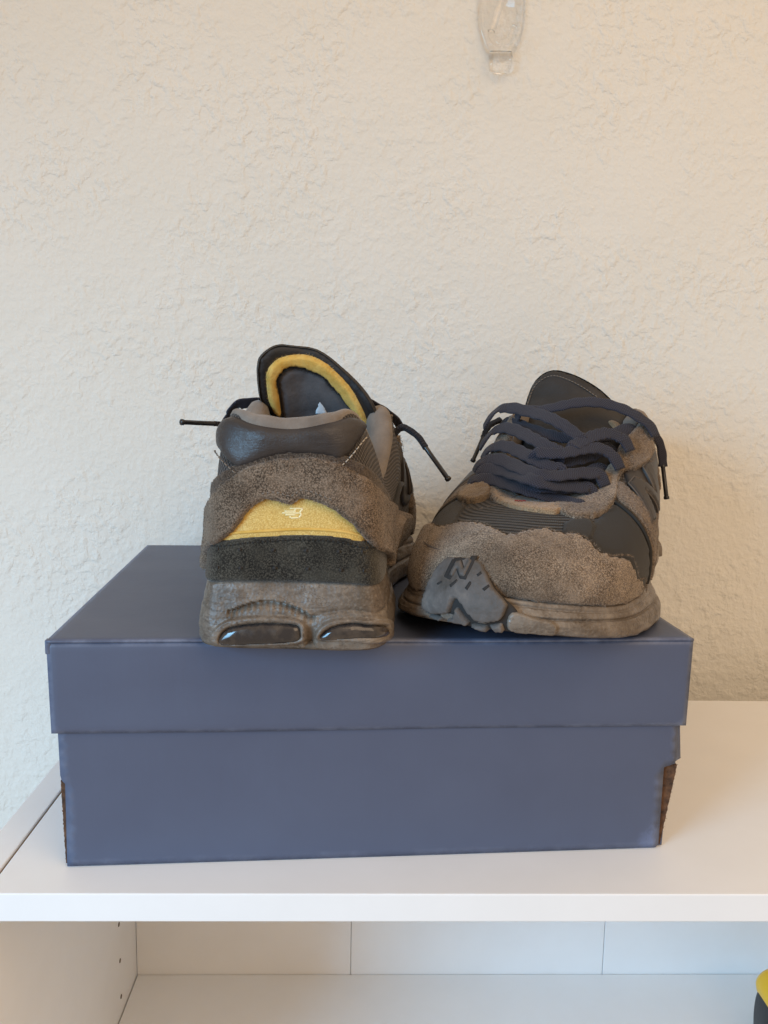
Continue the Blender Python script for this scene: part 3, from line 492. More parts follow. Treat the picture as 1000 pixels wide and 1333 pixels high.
# ------------------------------------------------------------------ blue shoe box
def shoe_box():
    t = thing('shoe_box', 'blue cardboard shoe box with a lid on the white shelf, under both sneakers', 'box', (-.15459, .3985, 0), .06242)
    W, D, H, HL = .3312, .257, .1221, .0487
    rng = np.random.default_rng(4)
    def bow(V, amp=.0007):
        V = np.array(V); return V
    # lid: five panels of card with small folded corners, sagging a little to the right
    th = .0016
    def tilt(V): V = np.array(V, float); V[:, 2] += -.0062*V[:, 0]; return V
    def sheet(p00, p10, p11, p01, nx, ny, thv, warp=0, seed=0):
        """a card sheet with thickness and a little warp"""
        p00, p10, p11, p01 = map(np.array, (p00, p10, p11, p01)); n = np.cross(p10 - p00, p01 - p00); n = n/np.linalg.norm(n); V = []; 
        for side in (0, 1):
            for j in range(ny + 1):
                for i in range(nx + 1):
                    u, v_ = i/nx, j/ny; p = (p00*(1 - u) + p10*u)*(1 - v_) + (p01*(1 - u) + p11*u)*v_
                    wv = warp*(noise.noise(Vector((u*2.3 + seed, v_*1.7, seed)))*.8)*math.sin(math.pi*u)**.5
                    e = min(u*np.linalg.norm(p10 - p00), (1 - u)*np.linalg.norm(p10 - p00), v_*np.linalg.norm(p01 - p00), (1 - v_)*np.linalg.norm(p01 - p00))
                    V.append(p + n*(wv - side*thv - (0 if side else .0005*max(0, 1 - e/.0016))))
        m_ = (nx + 1)*(ny + 1); F = []
        ix = lambda i, j, s: s*m_ + j*(nx + 1) + i
        for j in range(ny):
            for i in range(nx):
                F.append((ix(i, j, 0), ix(i + 1, j, 0), ix(i + 1, j + 1, 0), ix(i, j + 1, 0))); F.append((ix(i, j, 1), ix(i, j + 1, 1), ix(i + 1, j + 1, 1), ix(i + 1, j, 1)))
        for i in range(nx): F.append((ix(i, 0, 0), ix(i, 0, 1), ix(i + 1, 0, 1), ix(i + 1, 0, 0))); F.append((ix(i, ny, 0), ix(i + 1, ny, 0), ix(i + 1, ny, 1), ix(i, ny, 1)))
        for j in range(ny): F.append((ix(0, j, 0), ix(0, j + 1, 0), ix(0, j + 1, 1), ix(0, j, 1))); F.append((ix(nx, j, 0), ix(nx, j, 1), ix(nx, j + 1, 1), ix(nx, j + 1, 0)))
        return np.array(V), F
    def card(name, q, parent, m_=M['card'], nx=60, ny=24, thv=th, warp=.0009, seed=0, tl=False):
        V, F = sheet(*q, nx, ny, thv, warp, seed); V = tilt(V) if tl else V
        return obj(name, V, F, m_, parent)
    g_ = .0003
    lid = card('lid', ((0, 0, H), (W, 0, H), (W, D, H), (0, D, H)), t, nx=120, ny=90, warp=.0008, tl=True)
    zb = H - HL
    card('front_flap', ((.0006, g_, zb), (W - .0006, g_, zb), (W, 0, H - th - .0001), (0, 0, H - th - .0001)), lid, nx=120, ny=20, warp=.0012, seed=3, tl=True)
    card('back_flap', ((W, D, zb), (0, D, zb), (0, D, H - th - .0001), (W, D, H - th - .0001)), lid, seed=5, tl=True)
    card('side_flap', ((0, D - th - .0003, zb), (0, th + .0005, zb), (0, th + .0005, H - th - .0001), (0, D - th - .0003, H - th - .0001)), lid, seed=7, tl=True)
    card('side_flap', ((W, th + .0005, zb), (W, D - th - .0003, zb), (W, D - th - .0003, H - th - .0001), (W, th + .0005, H - th - .0001)), lid, seed=8, tl=True)
    V, F = box(-.0007, .0022, .0002, .0042, H - .0075, H - .0002, .0006); obj('corner_fold', tilt(V), F, M['card'], lid)
    # base
    y0 = .0026
    pf = (lambda x, z: np.stack([x, y0 + .0006*np.sin(np.asarray(x)*17 + 1)*np.sin(np.asarray(z)*40), z], -1), lambda x, z: np.tile(np.array((0., -1., 0.)), (len(x), 1)), (1, 1))
    V, F, UV = patch(pf, [(.0052, .0006), (.1, .0004), (.2, .0004), (.3206, .0006), (.3208, .0470), (.3236, .0478), (.3272, .0490), (.3274, .1145), (.0028, .1145), (.0034, .0474), (.0056, .0470)], 0, .0003, step=.004, r=.0012, rounds=0, base=-.0003)
    obj('front_panel', V, F, M['card'], t)
    card('corner_flap', ((.3262, y0 - .0004, .0496), (.3322, y0 + .0040, .0500), (.3288, y0 + .0010, .0735), (.3268, y0 - .0003, .0735)), t, nx=8, ny=10, warp=.0004, seed=13)
    card('back_panel', ((.327, D - .003, .0006), (.003, D - .003, .0006), (.003, D - .003, .1145), (.327, D - .003, .1145)), t, seed=14)
    s1 = card('side_panel', ((.0034, D - .0052, .0006), (.0040, y0 + .0022, .0006), (.0026, y0 + .0022, .1140), (.0026, D - .0052, .1140)), t, m_=M['card'], seed=15)
    s2 = card('side_panel', ((.3240, y0 + .0022, .0006), (.3262, D - .0052, .0006), (.3274, D - .0052, .1140), (.3268, y0 + .0022, .1140)), t, m_=M['card'], seed=16)
    for nm, q in (('torn_edge', [(.0040, .0012), (.0053, .0012), (.0056, .047), (.0030, .047)]), ('torn_edge', [(.3206, .0012), (.3222, .0012), (.3250, .020), (.3280, .040), (.3290, .0475), (.3209, .0475)])):
        P = resample(np.array(q), .0008, 0); P = P + rng.normal(size=P.shape)*.00010; n_ = len(P)
        a_ = [(x, y0 + .0019, z) for x, z in P]; b_ = [(x, y0 + .0060, z) for x, z in P]; obj(nm, *loft([b_, a_]), M['raw'], t, False)
    rngf = np.random.default_rng(9); V = []; 
    for k in range(160):                                                        # torn paper fibres at the right corner
        z = rngf.uniform(.006, .047); x = .3222 + (.3290 - .3222)*z/.047; p = np.array((x - .0003, y0 + rngf.uniform(.002, .006), z)); d = rngf.normal(size=3)*(.6, .5, 1) + (1.0, 0, 0); d /= np.linalg.norm(d); s_ = np.array((0, .0001, .0001))
        V += [p - s_, p + s_, p + d*rngf.uniform(.0006, .002)]
    o = obj('torn_fibre', V, np.arange(len(V)).reshape(-1, 3), M['raw'], t, False); o['kind'] = 'stuff'
    obj('floor_panel', *box(.005, .322, .005, D - .006, .0004, .0018, 0), M['card'], t, False)
shoe_box()

# ------------------------------------------------------------------ sneakers
def mir(poly): return [(24 - a, h) for a, h in poly][::-1]
def sneaker(label, loc, rz, m_, key):
    CTX['m'] = m_
    t = thing('sneaker', label, 'shoe', loc, rz, 'pair of worn sneakers on the shoe box')
    rng = np.random.default_rng(31 if key == 'A' else 57); sd = 3 if key == 'A' else 40
    seed = lambda k: sd + k
    # --- midsole with sculpted heel
    aa = np.concatenate([np.arange(-2.3, 2.3, .022), np.arange(2.3, 21.7, .06)]); vv = np.concatenate([np.linspace(0, .1, 7), np.linspace(.12, 1, 44)])
    Ag, Vg = np.meshgrid(aa, vv, indexing='ij'); a_, v_ = Ag.ravel(), Vg.ravel()
    P = midsole(a_, v_); P[:, 2] += .0012*(1 - v_); Nn = surf_n(midsole, a_, v_, 1e-2); sc = np.array((AM, .033)); Q = np.stack([a_, v_], -1)*sc
    dsp = np.zeros(len(P)); near = np.abs(a_) < 2.3
    for poly, k in ((TR['pod_lip'][0], .0026), (TR['pod_lip'][1], .0026)):
        pl = resample(np.array(poly)*sc, .0006); ins = inside(Q, pl) & near; d = np.zeros(len(P)); d[ins] = edge_dist(Q[ins], pl); dsp += k*sstep(0, .0013, d)
    pods = [[(a, .255 + (v - .255)*1.22) for a, v in q] for q in TR['pods']]
    for poly in pods:
        pl = resample(np.array(poly)*sc, .0006); ins = inside(Q, pl) & near; d = np.zeros(len(P)); d[ins] = edge_dist(Q[ins], pl); dsp -= .0026*sstep(0, .0012, d)
    bl = smooth_path(np.array(TR['brow'])*sc, 60); nb = np.where(near)[0]; db = np.sqrt(((Q[nb, None] - bl[None])**2).sum(-1)); mn = db.min(1); below = Q[nb, 1] < bl[db.argmin(1), 1]
    dsp[nb] += np.where(below, -.0026*np.exp(-(mn/.0024)**2), .0008*np.exp(-(mn/.0012)**2))
    rib = np.exp(-((mn - .0022)/.0018)**2)*below; dsp[nb] += .0005*rib*np.sin(a_[nb]*60)
    gapm = np.exp(-((a_ - .36)/.06)**2)*sstep(.45, .1, v_); dsp -= .0035*gapm
    far = sstep(2.2, 3.2, np.minimum(np.abs(a_), np.abs(24 - a_))); dsp += far*(-.0016*np.exp(-((v_ - .52 - .08*np.sin(a_*.9))/.035)**2) - .0008*np.exp(-((v_ - .80)/.03)**2) + .0008*np.sin(a_*2.1)*np.exp(-((v_ - .3)/.2)**2))
    b2 = smooth_path(np.array([(.35, .50), (.8, .60), (1.3, .62), (1.9, .58), (2.3, .60)])*sc, 60); d2 = np.sqrt(((Q[nb, None] - b2[None])**2).sum(-1)).min(1); dsp[nb] -= .0010*np.exp(-(d2/.0010)**2)
    dsp += .0005*fbm(P, 90, seed(1)) + .0003*fbm(P*(1, 1, 3), 160, seed(2))
    # short pressed marks on the side of the heel
    for ac, vc, sl in ((-2.0, .62, .2), (-1.93, .5, -.6), (-2.05, .40, .3), (-1.98, .28, -.5), (-2.1, .2, .2), (1.95, .45, -.4), (2.1, .6, .3)):
        du, dv = (a_ - ac)*AM, (v_ - vc)*.033; dsp -= .0007*np.exp(-((dv - sl*du)/.0005)**2)*np.exp(-(du/.0025)**2)
    P = P + Nn*dsp[:, None]*sstep(1.0, .93, v_)[:, None]
    n, k = len(aa), len(vv); F = [(i*k + j, ((i + 1) % n)*k + j, ((i + 1) % n)*k + j + 1, i*k + j + 1) for i in range(n) for j in range(k - 1)]
    F.append(tuple(i*k for i in range(n))[::-1]); F.append(tuple(i*k + k - 1 for i in range(n)))
    ms = obj('midsole', P, F, M['midsole'], t)
    for poly in pods: add_patch('cushion_pod', MS, poly, .0002, .0030, M['pod'], ms, step=.0012, r=.0050, base=-.003, rough=.0003, rsc=300)
    # --- outsole
    ao = np.arange(0, 24, .04); b0 = midsole(ao, 0*ao); o_ = outward(ao); nt_ = sstep(.80, .95, np.abs(np.sin(ao*5.2))) * sstep(2.5, 4, np.minimum(ao, 24 - ao)); e = .0012 - .0022*nt_
    zb = b0[:, 2]; rings = []
    for dz, ex in ((0, -.0015), (.0012, e), (.0030, e), (.0046, -.001)):
        q = b0 + o_*(np.zeros(len(ao)) + ex)[:, None]; q[:, 2] = zb + dz; rings.append(q.tolist())
    obj('outsole', *loft(rings), M['outsole'], t)
    # --- base upper, lining, insole
    aa = np.arange(0, 24, .08); hh = np.linspace(0, 1, 42); Ag, Hg = np.meshgrid(aa, hh, indexing='ij'); P = upper(Ag.ravel(), Hg.ravel()); n, k = len(aa), len(hh)
    F = [(i*k + j, ((i + 1) % n)*k + j, ((i + 1) % n)*k + j + 1, i*k + j + 1) for i in range(n) for j in range(k - 1)]
    # seam-safe uv: the seam lies at the toe
    aw = np.where(Ag.ravel() > 12.01, Ag.ravel() - 24, Ag.ravel())
    obj('upper', P, F, M['knit'], t, uv=np.stack([aw*AM, Hg.ravel()*HM], -1))
    prof = [(-.0006, -.003), (.0000, .0008), (.0016, .0030), (.0045, .0042), (.0078, .0034), (.0105, .0004), (.0118, -.0050), (.0120, -.012), (.0105, -.022), (.0090, -.035), (.0085, -.05)]
    L = []
    for a in np.arange(0, 24, .1):
        T0 = upper(a, 1.0); c = np.array((0, min(max(T0[1], .045), .10), T0[2])); i_ = c - T0; i_ /= np.linalg.norm(i_)
        col = min(a, 24 - a); kx = 1.0 if col < 6.4 else max(.12, 1 - (col - 6.4)/.7); ring = []
        pad = float(np.interp(col, [0, .9, 1.8, 3.9, 5.0, 6.4], [.85, .8, .42, .42, 1.15, 1.15]))
        for x, z in prof:
            p = T0 + i_*x*kx*pad + np.array((0, 0, z*kx*min(1, pad + .1) if z > -.004 else z)); p[2] = max(p[2], .043); ring.append(p)
        L.append(ring)
    k = len(prof); n = len(L); V = np.array(L).reshape(-1, 3); V = V + (.0006*fbm(V, 120, seed(3)))[:, None]*np.array((0, 0, 1))
    obj('collar_lining', V, [(i*k + j, ((i + 1) % n)*k + j, ((i + 1) % n)*k + j + 1, i*k + j + 1) for i in range(n) for j in range(k - 1)], M['lining'], t)
    ai = np.arange(0, 24, .2); bi = spl(CTRL[0], ai) - outward(ai)*.004; bi[:, 2] = .0425; ins = [bi.tolist(), (bi*np.array((1, 1, 0)) + np.array((0, 0, .0445))).tolist()]
    obj('insole', *loft(ins), M['inner'], t)
    # --- heel
    ch = [(-3.6, .19), (-2.4, .235), (-1.227, .238), (-.695, .259), (.146, .281), (.833, .273), (1.348, .245), (2.4, .235), (3.6, .19)]
    hc, _, _ = add_patch('heel_counter', UP, ch + [(3.6, .005), (2, .0), (0, .0), (-2, .0), (-3.6, .005)], .0004, .0024, M['counter'], t, step=.0016, r=.0030, rough=.0003, rsc=250, rounds=1)
    stitches('stitching', UP, [(a, h - .035) for a, h in ch[1:-1]], .0029, M['thread_dark'], hc)
    for a, h in [(x + dx, y) for y, dx in ((.185, 0), (.085, .03)) for x in (-1.45, -.85, -.28, .28, .84, 1.42)]:
        add_patch('perforation', UP, [(a + .038*math.cos(q), h + .010*math.sin(q)) for q in np.linspace(0, 6.28, 9)[:-1]], .0031, .0004, M['groove'], hc, step=.0005)
    ht, _, _ = add_patch('heel_tab', UP, [(-1.9, .21), (0, .235), (1.9, .21), (1.9, .5), (.9, .62), (0, .64), (-.9, .62), (-1.9, .5)], .0002, .0010, M['yellow'], t, step=.0022, rounds=1)
    pp = smooth_path([(-1.5, .262), (-.7, .285), (.146, .305), (.833, .297), (1.6, .265)], 50); obj('piping', *tube(upper(pp[:, 0], pp[:, 1]) + upper_n(pp[:, 0], pp[:, 1])*.0010, .0008, 8), M['foam'], ht)
    # small printed emblem on the tab: two joined letters with speed lines
    def emb(p0, p1, wd=.0105):
        p0, p1 = np.array(p0, float), np.array(p1, float); d = (p1 - p0)*(AM, HM); d /= np.linalg.norm(d); q = np.array((-d[1], d[0]))*.00045/np.array((AM, HM))
        add_patch('emblem_stroke', UP, [p0 - q, p1 - q, p1 + q, p0 + q], .0013, .0003, M['print'], ht, step=.0006, rounds=0, r=.0002)
    ex, ey, w_, h_ = -.20, .372, .44*.9, .062
    E = lambda u, v: (ex + (u + .16*v)*w_, ey + v*h_)
    for a, b_ in (((.30, .98), (.92, .98)), ((.92, .98), (.84, .56)), ((.10, .70), (.66, .70)), ((.02, .52), (.84, .52)), ((.84, .52), (.96, .40)), ((.96, .40), (.88, .06)), ((.20, .34), (.70, .34)), ((.88, .06), (.52, .02)), ((.52, .02), (.44, .20)), ((.60, .94), (.54, .58))):
        emb(E(*a), E(*b_))
    lo = TR['suede_lo']
    ov = [(-5.6, .17), (-5.0, .30), (-4.0, .36), (-2.9, .385), (-2.2, .42), (-1.75, .49)] + [(a, h - .035*math.exp(-(a/1.6)**2)) for a, h in TR['suede_hi'][:-1]] + [(3.2, .365), (4.1, .37), (4.9, .335), (5.5, .27), (6.0, .22), (6.05, .09), (5.6, .0), (5.0, .06), (4.5, .01), (3.9, .04), (3.45, .0)] + TR['flapR'][10:] + lo[:-1] + [(-2.45, .03), (-2.62, .005), (-2.9, .02), (-3.5, .0), (-4.2, .05), (-4.9, .03), (-5.5, .06)]
    lf = lambda a, h: .0032 + (.0060 if key == 'A' else .003)*sstep(2.2, 6.0, a) + .0010*sstep(-1.8, -2.6, a) + .0012*sstep(.30, .05, h)*sstep(1.2, 2.2, np.abs(a))
    o1, V1, F1 = add_patch('heel_overlay', UP, ov, lf, .0017, M['suede'], t, step=.0014, r=.0009, jag=.0008, jsc=260, seed=seed(5), rough=.0004, rsc=160, rounds=1, base=.0030)
    bh = [(-3.6, .40), (-2.9, .46)] + TR['band_hi'] + [(3.3, .44), (3.8, .40)]
    o2, V2, F2 = add_patch('heel_band', UP, bh + [(3.8, .30), (2.3, .34), (1.3, .52), (.5, .68), (0, .70), (-.5, .68), (-1.3, .50), (-2.3, .38), (-3.6, .30)], .0012, .0016, M['suede_dark'], t, step=.0016, r=.0010, jag=.0003, seed=seed(6), rough=.0004, rounds=1, base=.0)
    stitches('stitching', UP, [(a, h + .05) for a, h in lo[1:10:2]], .0050, M['thread'], o1)
    lp = [(-2.3, .80), (-1.30, .66), (-1.0, .67), (-.4, .77), (0, .80), (.68, .76), (1.05, .70), (2.05, .86), (2.3, .955), (1.4, .985), (0, .985), (-1.4, .985), (-2.4, .955)]
    o3, _, _ = add_patch('heel_collar', UP, lp, .0004, .0042, M['leather'], t, step=.0022, r=.009, rounds=1, rough=.0008, rsc=70)
    stitches('stitching', UP, [(1.07, .69), (1.5, .76), (2.05, .85)], .0028, M['thread_light'], o3, pitch=.003, length=.0022)
    stitches('stitching', UP, [(-1.25, .64), (-1.75, .70), (-2.3, .78)], .0028, M['thread'], o3, pitch=.003, length=.0022)
    # folded edge of the side panel below the knit
    for mm in (1, -1):
        hem = smooth_path([(1.95, .54), (2.5, .50), (3.3, .52), (4.2, .585), (5.0, .56), (5.6, .47)], 40); hem = hem if mm > 0 else np.array([(24 - a, h) for a, h in hem])
        X = upper(hem[:, 0], hem[:, 1]) + upper_n(hem[:, 0], hem[:, 1])*.0012; obj('hem', *tube(X, .0016, 8), M['panel'], t)
    # --- forefoot
    o4, _, _ = add_patch('vamp_panel', UP, [(9.3, .30), (9.3, .70), (10.2, .86), (11, .93), (12, .95), (13, .93), (13.8, .88), (15.2, .80), (16.2, .60), (16.2, .25), (14, .25), (12, .3), (10.5, .3)], .0003, .0008, M['ribbed'], t, step=.0028, rounds=1)
    for s_ in (0, 1):
        f_ = mir if s_ else (lambda p: p)
        sp, _, _ = add_patch('side_panel', UP, f_([(8.83, .76), (8.445, .583), (8.124, .424), (7.804, .245), (7.72, .12), (7.66, .01), (9.2, .01), (9.9, .25), (10.45, .47), (9.75, .62), (9.3, .70)]), .0009, .0012, M['panel'], t, step=.0025, rounds=1)
        if not s_: add_patch('strap', UP, f_([(10.60, .46), (10.55, .66), (9.60, .64), (9.93, .40)]), .0020, .0010, M['panel'], t, step=.002, rounds=1)
        pe = smooth_path(f_(TR['panel_edge'][:5] + [(7.66, .03)]), 40); X = upper(pe[:, 0], pe[:, 1]) + upper_n(pe[:, 0], pe[:, 1])*.0016; obj('piping', *tube(X, .0013, 8), M['thread_dark'], sp)
        st, V5, F5 = add_patch('side_strip', UP, f_([(8.70, .80), (8.12, .88), (7.92, .66), (7.34, .43), (6.80, .29), (6.75, .17), (6.95, .02), (7.55, .01), (7.66, .16), (7.92, .36), (8.30, .55), (8.60, .69)]), .0018, .0015, M['suede'], t, step=.0016, r=.0009, jag=.0006, seed=seed(8), rough=.0005, rounds=1, base=0)
        sq, _, _ = add_patch('quarter_panel', UP, f_([(8.1, .86), (7.3, .42), (6.7, .28), (6.1, .25), (5.6, .40), (5.7, .72), (6.6, .80)]), .0008, .0010, M['logo'], t, step=.0025, rounds=1)
        # letter N pressed on the quarter
        U = lambda u, v: (7.95 - .30*(1 - v) - 1.30*u, .40 + .36*v - .05*u)
        lt = [U(0, 0), U(0, 1), U(.28, 1), U(.70, .42), U(.70, 1), U(1, 1), U(1, 0), U(.72, 0), U(.30, .60), U(.30, 0)]
        sl, _, _ = add_patch('letter_n', UP, f_(lt), .0026, .0018, M['logo'], sq, step=.0014, rounds=0, r=.0010)
        P_ = np.array(f_(lt)); P_ = np.vstack([P_, P_[:1]]); pt = np.vstack([np.linspace(P_[i], P_[i + 1], 8)[:-1] for i in range(len(P_) - 1)] + [P_[:1]])
        X = upper(pt[:, 0], pt[:, 1]) + upper_n(pt[:, 0], pt[:, 1])*.0032; obj('letter_edge', *tube(X, .0005, 6), M['logo_edge'], sl)
        eo = [(a, (h if not s_ else 1 - (1 - h)*(.75 if a < 8 else .5)) + .012*math.sin(i*2.2)) for i, (a, h) in enumerate(TR['eyestay_out'])]
        ey, V6, F6 = add_patch('eyestay', UP, f_([(10.9, .88)] + eo + [(5.9, .97), (7, 1.0), (8, 1.0), (9, 1.0), (10, .995), (10.6, .97)]), .0022, .0016, M['suede_light'], t, step=.0015, r=.0009, jag=.0011, seed=seed(10 + s_), rough=.0006, rounds=1, base=0)
        if s_ == 0: Vs, Fs, Vq, Fq = V5, F5, V6, F6
        else: Vs2, Fs2, Vq2, Fq2 = V5, F5, V6, F6
    mh = TR['mudguard_hi']
    mg = [(17.5, .0), (17.2, .13), (16.6, .26), (15.9, .34), (15.3, .39), (14.9, .44)] + [(a, h - .045*math.exp(-((a - 13)/2.2)**2)) for a, h in mh[2:]] + [(7.95, .0), (9, .0), (10, .0), (11, .0), (12, .0), (13, .0), (14, .0), (15, .0), (16, .0), (17, .0)]
    o5, V7, F7 = add_patch('mudguard', UP, mg, lambda a, h: .0012 + .0016*sstep(.1, .5, h), .0018, M['suede_light'], t, step=.0015, r=.0010, jag=.0012, jsc=220, seed=seed(14), rough=.0004, rsc=140, rounds=1, base=0)
    ls, _, _ = add_patch('lace_stay', UP, [(a - (.45 if a < 11.4 else 0), h) for a, h in TR['beige2']], .0026, .0012, M['tan'], t, step=.0013, r=.0006, jag=.0003, rough=.0003, rounds=1, base=0)
    stitches('thread_mark', UP, [(12.75, .835), (12.55, .84), (12.35, .855)], .0042, M['red'], ls, pitch=.0022, length=.002, rad=.0003)
    o6, V8, F8 = add_patch('lace_tab', UP, TR['tab2'], .0034, .0014, M['tab'], t, step=.0012, r=.0007, jag=.0005, rough=.0005, rounds=1, base=0)
    # --- toe bumper
    tb, _, _ = add_patch('toe_bumper', BM, TR['bump_out'][:12] + [(11.35, .30), (11.35, .0)] + TR['bump_out'][16:], .0002, .0006, M['groove'], t, step=.0016, rounds=1, base=-.002)
    pl, _, _ = add_patch('tread_plate', BM, TR['bump_plate'], .0006, .0030, M['bumper'], tb, step=.0010, r=.0009, rounds=0, rough=.0002, rsc=160, base=0)
    for q in ('lug1', 'lug2', 'lug3', 'lug4', 'lug5'): add_patch('tread_lug', BM, TR[q], .0006, .0030 if q != 'lug5' else .0014, M['bumper'] if q != 'lug5' else M['midsole'], tb, step=.0012, r=.0012, rounds=0 if q != 'lug5' else 1, rough=.0003, rsc=160, base=-.001)
    Np = np.array(TR['N']); c_ = Np.mean(0); add_patch('letter_ground', BM, (c_ + (Np - c_)*(1.5, 1.6)).tolist(), .00362, .00022, M['groove'], pl, step=.0008, r=.0003, rounds=0)
    add_patch('letter_n', BM, (c_ + (Np - c_)*1.12).tolist(), .0038, .0008, M['bumper'], pl, step=.0007, r=.0004, rounds=0)
    for c in TR['chev']: add_patch('chevron', BM, c, .00362, .00025, M['groove'], pl, step=.0007, r=.0003, rounds=0)
    # --- tongue
    out = TR['tongue_out' + key]
    if key == 'A': tp = out[:-1]
    else: tp = [(-.032, .09)] + out
    tp = [(-.022, .03), (-.027, .07)] + tp + [(.037, .085), (.032, .055), (.024, .02), (.02, 0), (-.02, 0)]
    Va, Fa, Ua = patch(TG, tp, 0, .0032, step=.0025, r=.003, sgn=-1, rounds=1, rough=.0006, rsc=80); Vb, Fb, Ub = patch(TG, tp, 0, .0018, step=.0025, r=.002, sgn=1, rounds=1)
    V, F = join((Va, Fa), (Vb, Fb)); tg = obj('tongue', V, F, M['tongue'], t)
    vs = (lambda L_: L_) if key == 'A' else (lambda L_: [(x*.95, .085 + (v - .085)*.70) for x, v in L_])
    yo, yi = vs(TR['yel_out']), vs(TR['yel_in'])
    _, Vf, Ff = add_patch('foam_edge', TG, yo + yi, .0010, .0036, M['foam'], tg, step=.0014, r=.0022, rounds=1, rough=.0004, base=.0)
    li = yi; ti, _, _ = add_patch('tongue_lining', TG, [(x*.97, v - .0004) for x, v in li] + [(-.020, .06), (-.012, .03), (.014, .03), (.026, .06)], .0012, .0020, M['inner'], tg, step=.0022, r=.003, rounds=1, rough=.0012, rsc=70, base=0)
    add_patch('size_label', TG, [(.0050, .1075), (.0085, .1015), (.010, .094), (.002, .094), (.0035, .100)], .0034, .0004, M['label'], ti, step=.0015, rounds=0)
    st_ = [(x*.86 - .001, v - .0065) for x, v in out[1:-1]]; stitches('stitching', TG, st_, .0034, M['thread'], tg, sgn=-1)
    if key == 'B': add_patch('foam_patch', TG, [(.022, .0925), (.029, .0935), (.033, .088), (.031, .081), (.027, .086)], .0030, .0012, M['tan'], tg, step=.0015, sgn=-1, rounds=1)
    fv = [fibres([(Vf, Ff, 1)], 1.2e6, .0005, .0012, .00010, rng)]
    o = obj('foam_fibre', *join(fv[0], edge_fibres(TG, yo[1:], .0030, 380, .0006, .0022, .00016, rng)), M['fibre_yellow'], tg); o['kind'] = 'stuff'
    o = obj('lining_fibre', *edge_fibres(TG, yi[3:-2], .0034, 900, .0006, .0020, .00028, rng), M['fibre_black'], tg); o['kind'] = 'stuff'
    # --- laces
    for i, lp3 in enumerate(TR['lace3d']):
        P = np.array(lp3); lay = (.0006, .0014, .0022, .0012, .0020, .0036, .0018, .0042, .0040, -.0042, -.0042, -.0042, -.0040)[i]
        nf = lambda q: np.stack([q[:, 0]*16, .62 + 0*q[:, 0], .72 + 0*q[:, 0]], -1)/np.linalg.norm(np.stack([q[:, 0]*16, .62 + 0*q[:, 0], .72 + 0*q[:, 0]], -1), axis=1, keepdims=True)
        n0 = nf(P); P = P + n0*(lay + .0028 + .0026*sstep(.018, .042, np.abs(P[:, 0])))[:, None]; ends = [P[0] + np.array((.0035*np.sign(P[0][0])*(abs(P[0][0]) > .02), -.001, -.0055))]; tail_ = [P[-1] + np.array((.004*np.sign(P[-1][0])*(abs(P[-1][0]) > .02), .001, -.0065))]
        P = smooth_path(np.vstack([ends, P, tail_]), 70); V, F, UV = ribbon(P, nf(P), .0086, .0014)
        obj('lace', V, F, M['lace'], t, uv=np.array(UV))
    for nm in ('lat', 'med'):
        tl = TR['tails'][key + '_' + nm]; ag = np.array(TR['tails'][key + '_' + nm + '_ag']); P = smooth_path(tl, 30); nn_ = np.tile(np.array((.3, .6, .7)), (30, 1))
        black = key == 'A' or nm == 'lat'
        wd = np.linspace(.0036 if black else .0062, .0030 if black else .0046, 30)
        V, F, UV = ribbon(P, nn_, .0036 if black else .0058, .0028 if black else .0022); obj('lace_tail', V, F, M['lace_black'] if black else M['lace'], t, uv=np.array(UV))
        d = ag[1] - ag[0]; L_ = np.linalg.norm(d); d = d/L_
        V, F = tube([ag[0] - d*.0015, ag[0], ag[0] + d*.001, ag[1] - d*.0022, ag[1] - d*.0020, ag[1] - d*.0004, ag[1]], [.0012, .0016, .0014, .0014, .0018, .0018, .0012], 14); obj('aglet', V, F, M['aglet'], t)
        o = obj('lace_fray', *fibres_on_path(P, rng), M['fibre_black'], t); o['kind'] = 'stuff'
    # --- frayed edges of the cut suede
    fr = [edge_fibres(UP, [(a, max(h, .005)) for a, h in P_], l_, n_, .0006, .0019, .00020, rng) for P_, l_, n_ in ((ov[4:20], .0040, 900), (ov[20:44], .0042, 1700), (mg[5:25], .0036, 1900), (TR['eyestay_out'], .0032, 900), (mir(TR['eyestay_out']), .0032, 500), (TR['tab2'], .0042, 300), (TR['beige2'], .0034, 250))]
    o = obj('frayed_edge', *join(*fr), M['fibre'], t); o['kind'] = 'stuff'
    # --- suede nap
    sets = [(V1, F1, 1.0), (V2, F2, .8), (Vs, Fs, 1), (Vq, Fq, 1), (V7, F7, 1.0), (Vs2, Fs2, .5), (Vq2, Fq2, .5)]
    o = obj('suede_nap', *fibres(sets, 2.4e6, .0005, .0013, .00016, rng, 1.5), M['fibre'], t); o['kind'] = 'stuff'
    CTX['m'] = 1
    return t
def fibres_on_path(P, rng):
    V = []
    for k in range(70):
        i = rng.integers(len(P)//3, len(P)); d = rng.normal(size=3); d /= np.linalg.norm(d); p = P[i] + d*.0012; s_ = np.cross(d, (0, 0, 1))*.00012; V += [p - s_, p + s_, p + d*rng.uniform(.0004, .0016)]
    return V, np.arange(len(V)).reshape(-1, 3)
sneaker('worn brown suede sneaker seen from its heel, with a yellow heel tab', (-.0343, .3862, .1213), math.radians(-3), 1, 'A')
sneaker('worn brown suede sneaker with navy laces, its toe pointing towards the camera', (.192, .657, .1206), math.radians(155), -1, 'B')

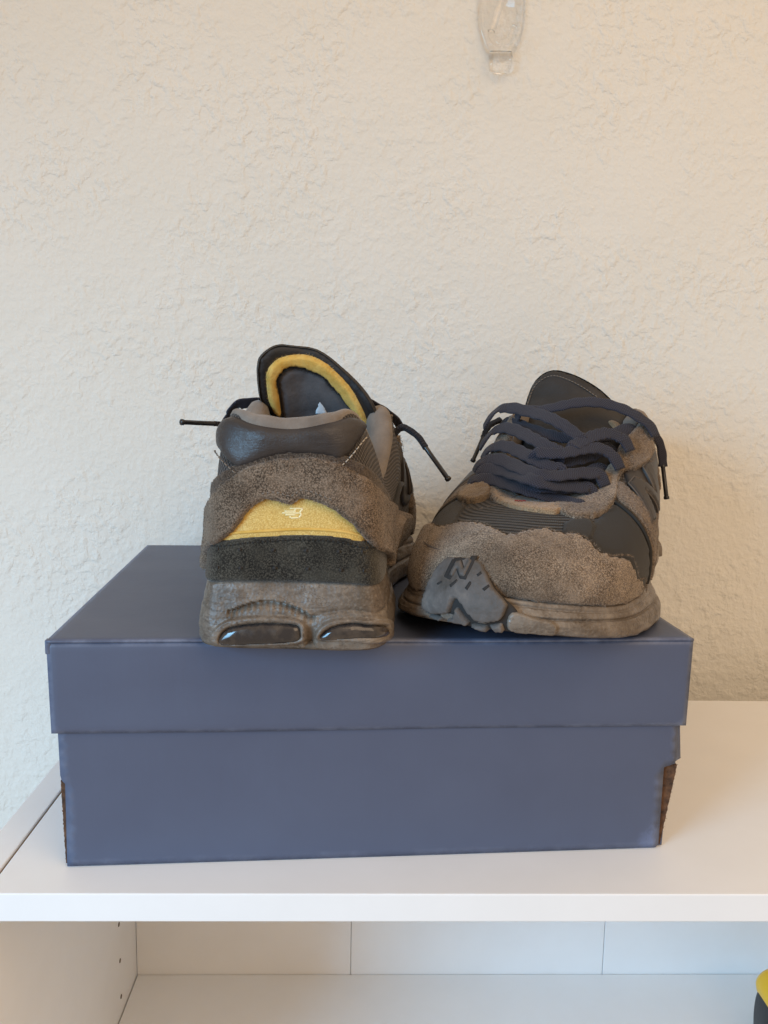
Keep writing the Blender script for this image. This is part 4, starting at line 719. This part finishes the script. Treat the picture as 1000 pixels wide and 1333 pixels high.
# ------------------------------------------------------------------ clear hook on the wall
def hook():
    t = thing('wall_hook', 'clear plastic oval hook stuck high on the plaster wall', 'hook', (.1035, WALL_Y, .54))
    rings = []
    for k, (s_, y) in enumerate(((1, -.0004), (1, -.0022), (.93, -.0036), (.80, -.0040), (.74, -.0030), (.5, -.0034), (.1, -.0036))):
        rings.append([(.0185*s_*math.cos(a), y, .0355*s_*math.sin(a)) for a in np.linspace(0, 2*math.pi, 64, endpoint=False)])
    obj('base_plate', *loft([[(x, -.0004, z) for x, y, z in rings[0]]] + rings[1:]), M['clear'], t)
    P = smooth_path([(.004, -.0045, .024), (-.001, -.0085, .008), (-.006, -.0105, -.010), (-.009, -.0125, -.020), (-.004, -.016, -.028), (.004, -.0175, -.026), (.008, -.0175, -.016)], 60)
    V, F = tube(P, np.linspace(.0030, .0022, 60), 14); obj('hook_arm', V, F, M['clear'], t)
    r = []
    for z, sx, sy in ((-.030, .0085, .0030), (-.034, .0095, .0036), (-.040, .0090, .0036), (-.0435, .0080, .0032), (-.0450, .0060, .0022)):
        r.append([(math.copysign(abs(math.cos(a))**.5, math.cos(a))*sx, -.0042 + math.copysign(abs(math.sin(a))**.5, math.sin(a))*sy, z) for a in np.linspace(0, 2*math.pi, 32, endpoint=False)])
    obj('pull_tab', *loft(r[::-1]), M['clear'], t)
hook()

# ------------------------------------------------------------------ yellow and black tool on the lower shelf
def tool():
    t = thing('plastic_tool', 'yellow and black plastic tool on the lower shelf, cut off by the right edge', 'tool', (.3355, .55, -.2398))
    def body(prof, y0, y1, r):
        P = resample(np.array(prof), .002, 3); c = P.mean(0); rings = []
        for y, s_ in ((y0, .86), (y0 + r*.3, .95), (y0 + r, 1), (y1 - r, 1), (y1 - r*.3, .95), (y1, .86)): rings.append([(c[0] + (x - c[0])*s_, y, c[1] + (z - c[1])*s_) for x, z in P])
        V, F = loft(rings); return V, [f[::-1] for f in F]
    obj('grip', *body([(-.030, .001), (.034, .001), (.036, .03), (.030, .044), (-.010, .044), (-.026, .045), (-.0305, .036), (-.0315, .02)], -.020, .020, .005), M['bplast'], t)
    obj('shell', *body([(-.022, .026), (-.0300, .038), (-.0300, .047), (-.020, .0560), (.010, .057), (.030, .050), (.034, .035), (.028, .012), (-.006, .012)], -.0235, .0235, .006), M['yplast'], t)
tool()
